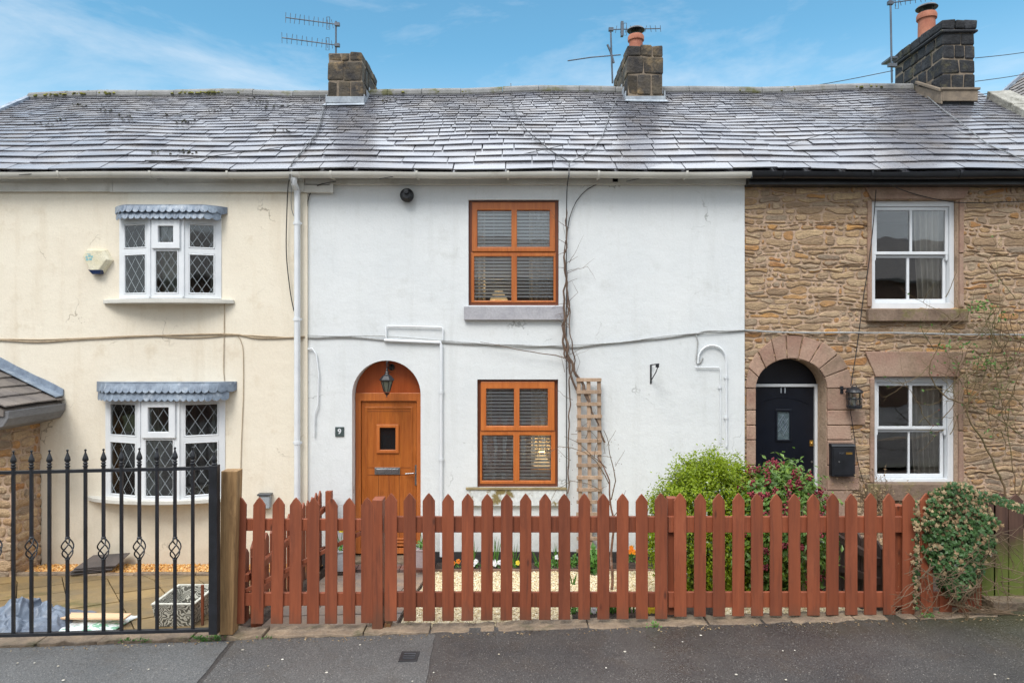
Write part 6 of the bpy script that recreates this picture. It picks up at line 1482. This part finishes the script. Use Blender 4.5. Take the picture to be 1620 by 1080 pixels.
# grey tarpaulin
m = MB()
def tarp(u, v):
    x = X(-45, 6.5) + (X(104, 6.5) - X(-45, 6.5)) * u; y = 6.25 + .75 * v
    n1 = noise.noise(Vector((u * 3.4, v * 3, 1.3))); n2 = abs(noise.noise(Vector((u * 7 + v * 3, v * 5, 4.2)))); n3 = abs(noise.noise(Vector((u * 15, v * 11 + u * 6, 8.2))))
    env = math.sin(math.pi * min(1, max(0, v))) ** .5 * (1 - u ** 3) * min(1, (u + .25) * 1.4)
    edge = .05 * noise.noise(Vector((u * 9, v * 9, 3)))
    return (x + edge + .04 * n1, y + .07 * noise.noise(Vector((u * 6, v * 2, 9))), yard_z(x, y) + .02 + env * (.20 + .26 * n1 + .16 * n2 - .10 * n3))
m.grid(tarp, 110, 70); o = build('tarpaulin', m, M('grey_tarpaulin', S(112, 122, 136), S(92, 100, 114), 3, rough=.42, bump=.2, bscale=25, bd=.01), smooth=60)
tag(o, 'crumpled blue grey tarpaulin heaped on the patio behind the iron railings', 'tarpaulin'); so = o.modifiers.new('thick', 'SOLIDIFY'); so.thickness = .004
m = MB()
def bag(u, v):
    x = X(88, 6.55) + (X(196, 6.55) - X(88, 6.55)) * u; y = 6.35 + .5 * v; n1 = noise.noise(Vector((u * 8, v * 5, 11.3)))
    return (x, y + .03 * n1, yard_z(x, y) + .014 + math.sin(math.pi * v) ** .5 * math.sin(math.pi * u) ** .3 * (.03 + .03 * n1))
m.grid(bag, 60, 30); t = NT('bag_plastic'); col = t.mix(t.ramp(t.noise(t.vec(), 9, 3), .56, .6), S(214, 220, 222), S(126, 178, 150)); m_bag = t.done(col, .3, t.bump(t.noise(t.vec(), 14, 4), .6, .02))
o = build('plastic_bag', m, m_bag, smooth=60); tag(o, 'flat white plastic sack with green print under the plank on the patio', 'bag'); so = o.modifiers.new('thick', 'SOLIDIFY'); so.thickness = .004
m = MB(); za = .30; q = [(X(92, 6.6), 6.55), (X(200, 6.5), 6.46), (X(206, 6.6), 6.62), (X(96, 6.7), 6.72)]
m.loft([[(a_, b_, yard_z(a_, b_) + .085) for a_, b_ in q], [(a_, b_, yard_z(a_, b_) + .103) for a_, b_ in q]]); tag(build('wooden_plank', m, M('fresh_pine', S(226, 188, 150), S(208, 166, 124), 2, (.3, 3, 1), rough=.6, bump=.1), bevel=.003), 'fresh pale pine plank lying on the white sack on the patio', 'plank')
SP = thing('slate_stack', (X(150, 8.6), 8.75, -.15), 'small stack of dark roof slates lying on the golden gravel', 'slates')
for i in range(4):
    m = MB(); a0 = .12 * i; cx_ = X(150 + i * 3, 8.85); cy_ = 8.9; rot = Matrix.Rotation(.25 + R(-.12, .12), 3, 'Z')
    zz = -.13 + i * .022
    sk = [rot @ Vector((x_, y_, 0)) for x_, y_ in ((-.27, -.19), (.22, -.2), (.27, .18), (-.18, .2))]
    m.loft([[(cx_ + p.x, cy_ + p.y, zz + .14 * (p.y + .2) * .8) for p in sk], [(cx_ + p.x, cy_ + p.y, zz + .014 + .14 * (p.y + .2) * .8) for p in sk]]); build('slate', m, M('loose_slate', S(92, 84, 82), S(70, 66, 66), 4, rough=.5, bump=.4), SP, bevel=.002)
# pavement cover
Yq = 5.55; a, b = X(631, Yq), X(661, Yq); zq = pave_z(-.85) + .012
DC = thing('drain_cover', ((a + b) / 2, 5.5, zq - .01), 'small rectangular cast iron cover set in the pavement below the gate post', 'drain cover')
def gy2(py): return 1080 * (CZ - zq) / (py - 540)
ya, yb2 = gy2(1045), gy2(1029)
m = MB(); m.box(a, b, ya, yb2, zq - .03, zq); build('cover_plate', m, M('cast_iron', S(52, 52, 54), S(40, 40, 42), 10, rough=.5, metal=.3), DC, bevel=.003)
m = MB()
for i in range(3): y_ = ya + (yb2 - ya) * (.25 + .22 * i); m.box(a + .03, b - .03, y_, y_ + .008, zq + .0005, zq + .004)
build('raised_ribs', m, m_grey, DC)
# petals, bits and weeds on the ground
m = MB(); 
for _ in range(26):
    px, py = R(20, 1600), R(1004, 1078); yy = 1080 * 2.56 / (py - 540) * .99; x_ = (px - 810) / 1080 * yy
    zz = pave_z(x_) + .006; yy = min(5.95, 1080 * (CZ - zz) / (py - 540)); x_ = (px - 810) / 1080 * yy; m.lathe([(R(.005, .013), 0), (R(.004, .009), .003), (0, .0035)], (x_, yy, zz), 6)
kind(tag(build('scattered_litter', m, M('pale_bits', S(196, 192, 182), S(160, 150, 130), 20, rough=.8, bump=0, island=.25)), 'tiny pale specks scattered over the pavement', 'litter'), 'stuff')
m = MB()
for px, py, n_ in ((315, 1003, 90), (338, 1010, 50), (200, 1008, 30), (1470, 975, 34), (1035, 989, 16), (420, 996, 10), (230, 1006, 14), (1030, 988, 8)):
    Y = 6.04
    for _ in range(n_):
        q = P(px + random.gauss(0, 8), py, Y); q.z = pave_z(q.x) + R(.0, .05); m.leaf(q, Vector((R(-1, 1), -.6, R(0, 1))), R(.015, .035))
kind(tag(build('weeds', m, m_green), 'small green weeds growing along the stone edging of the pavement', 'weeds'), 'stuff')
m = MB()
for _ in range(420):
    x_ = R(-5, 4.6); m.leaf(Vector((x_, R(5.93, 6.03), pave_z(x_) + R(.003, .012))), Vector((R(-.5, .5), R(-.5, .5), 1)), R(.01, .03))
kind(tag(build('leaf_debris', m, m_ivydry), 'brown leaf debris along the foot of the stone edging', 'debris'), 'stuff')
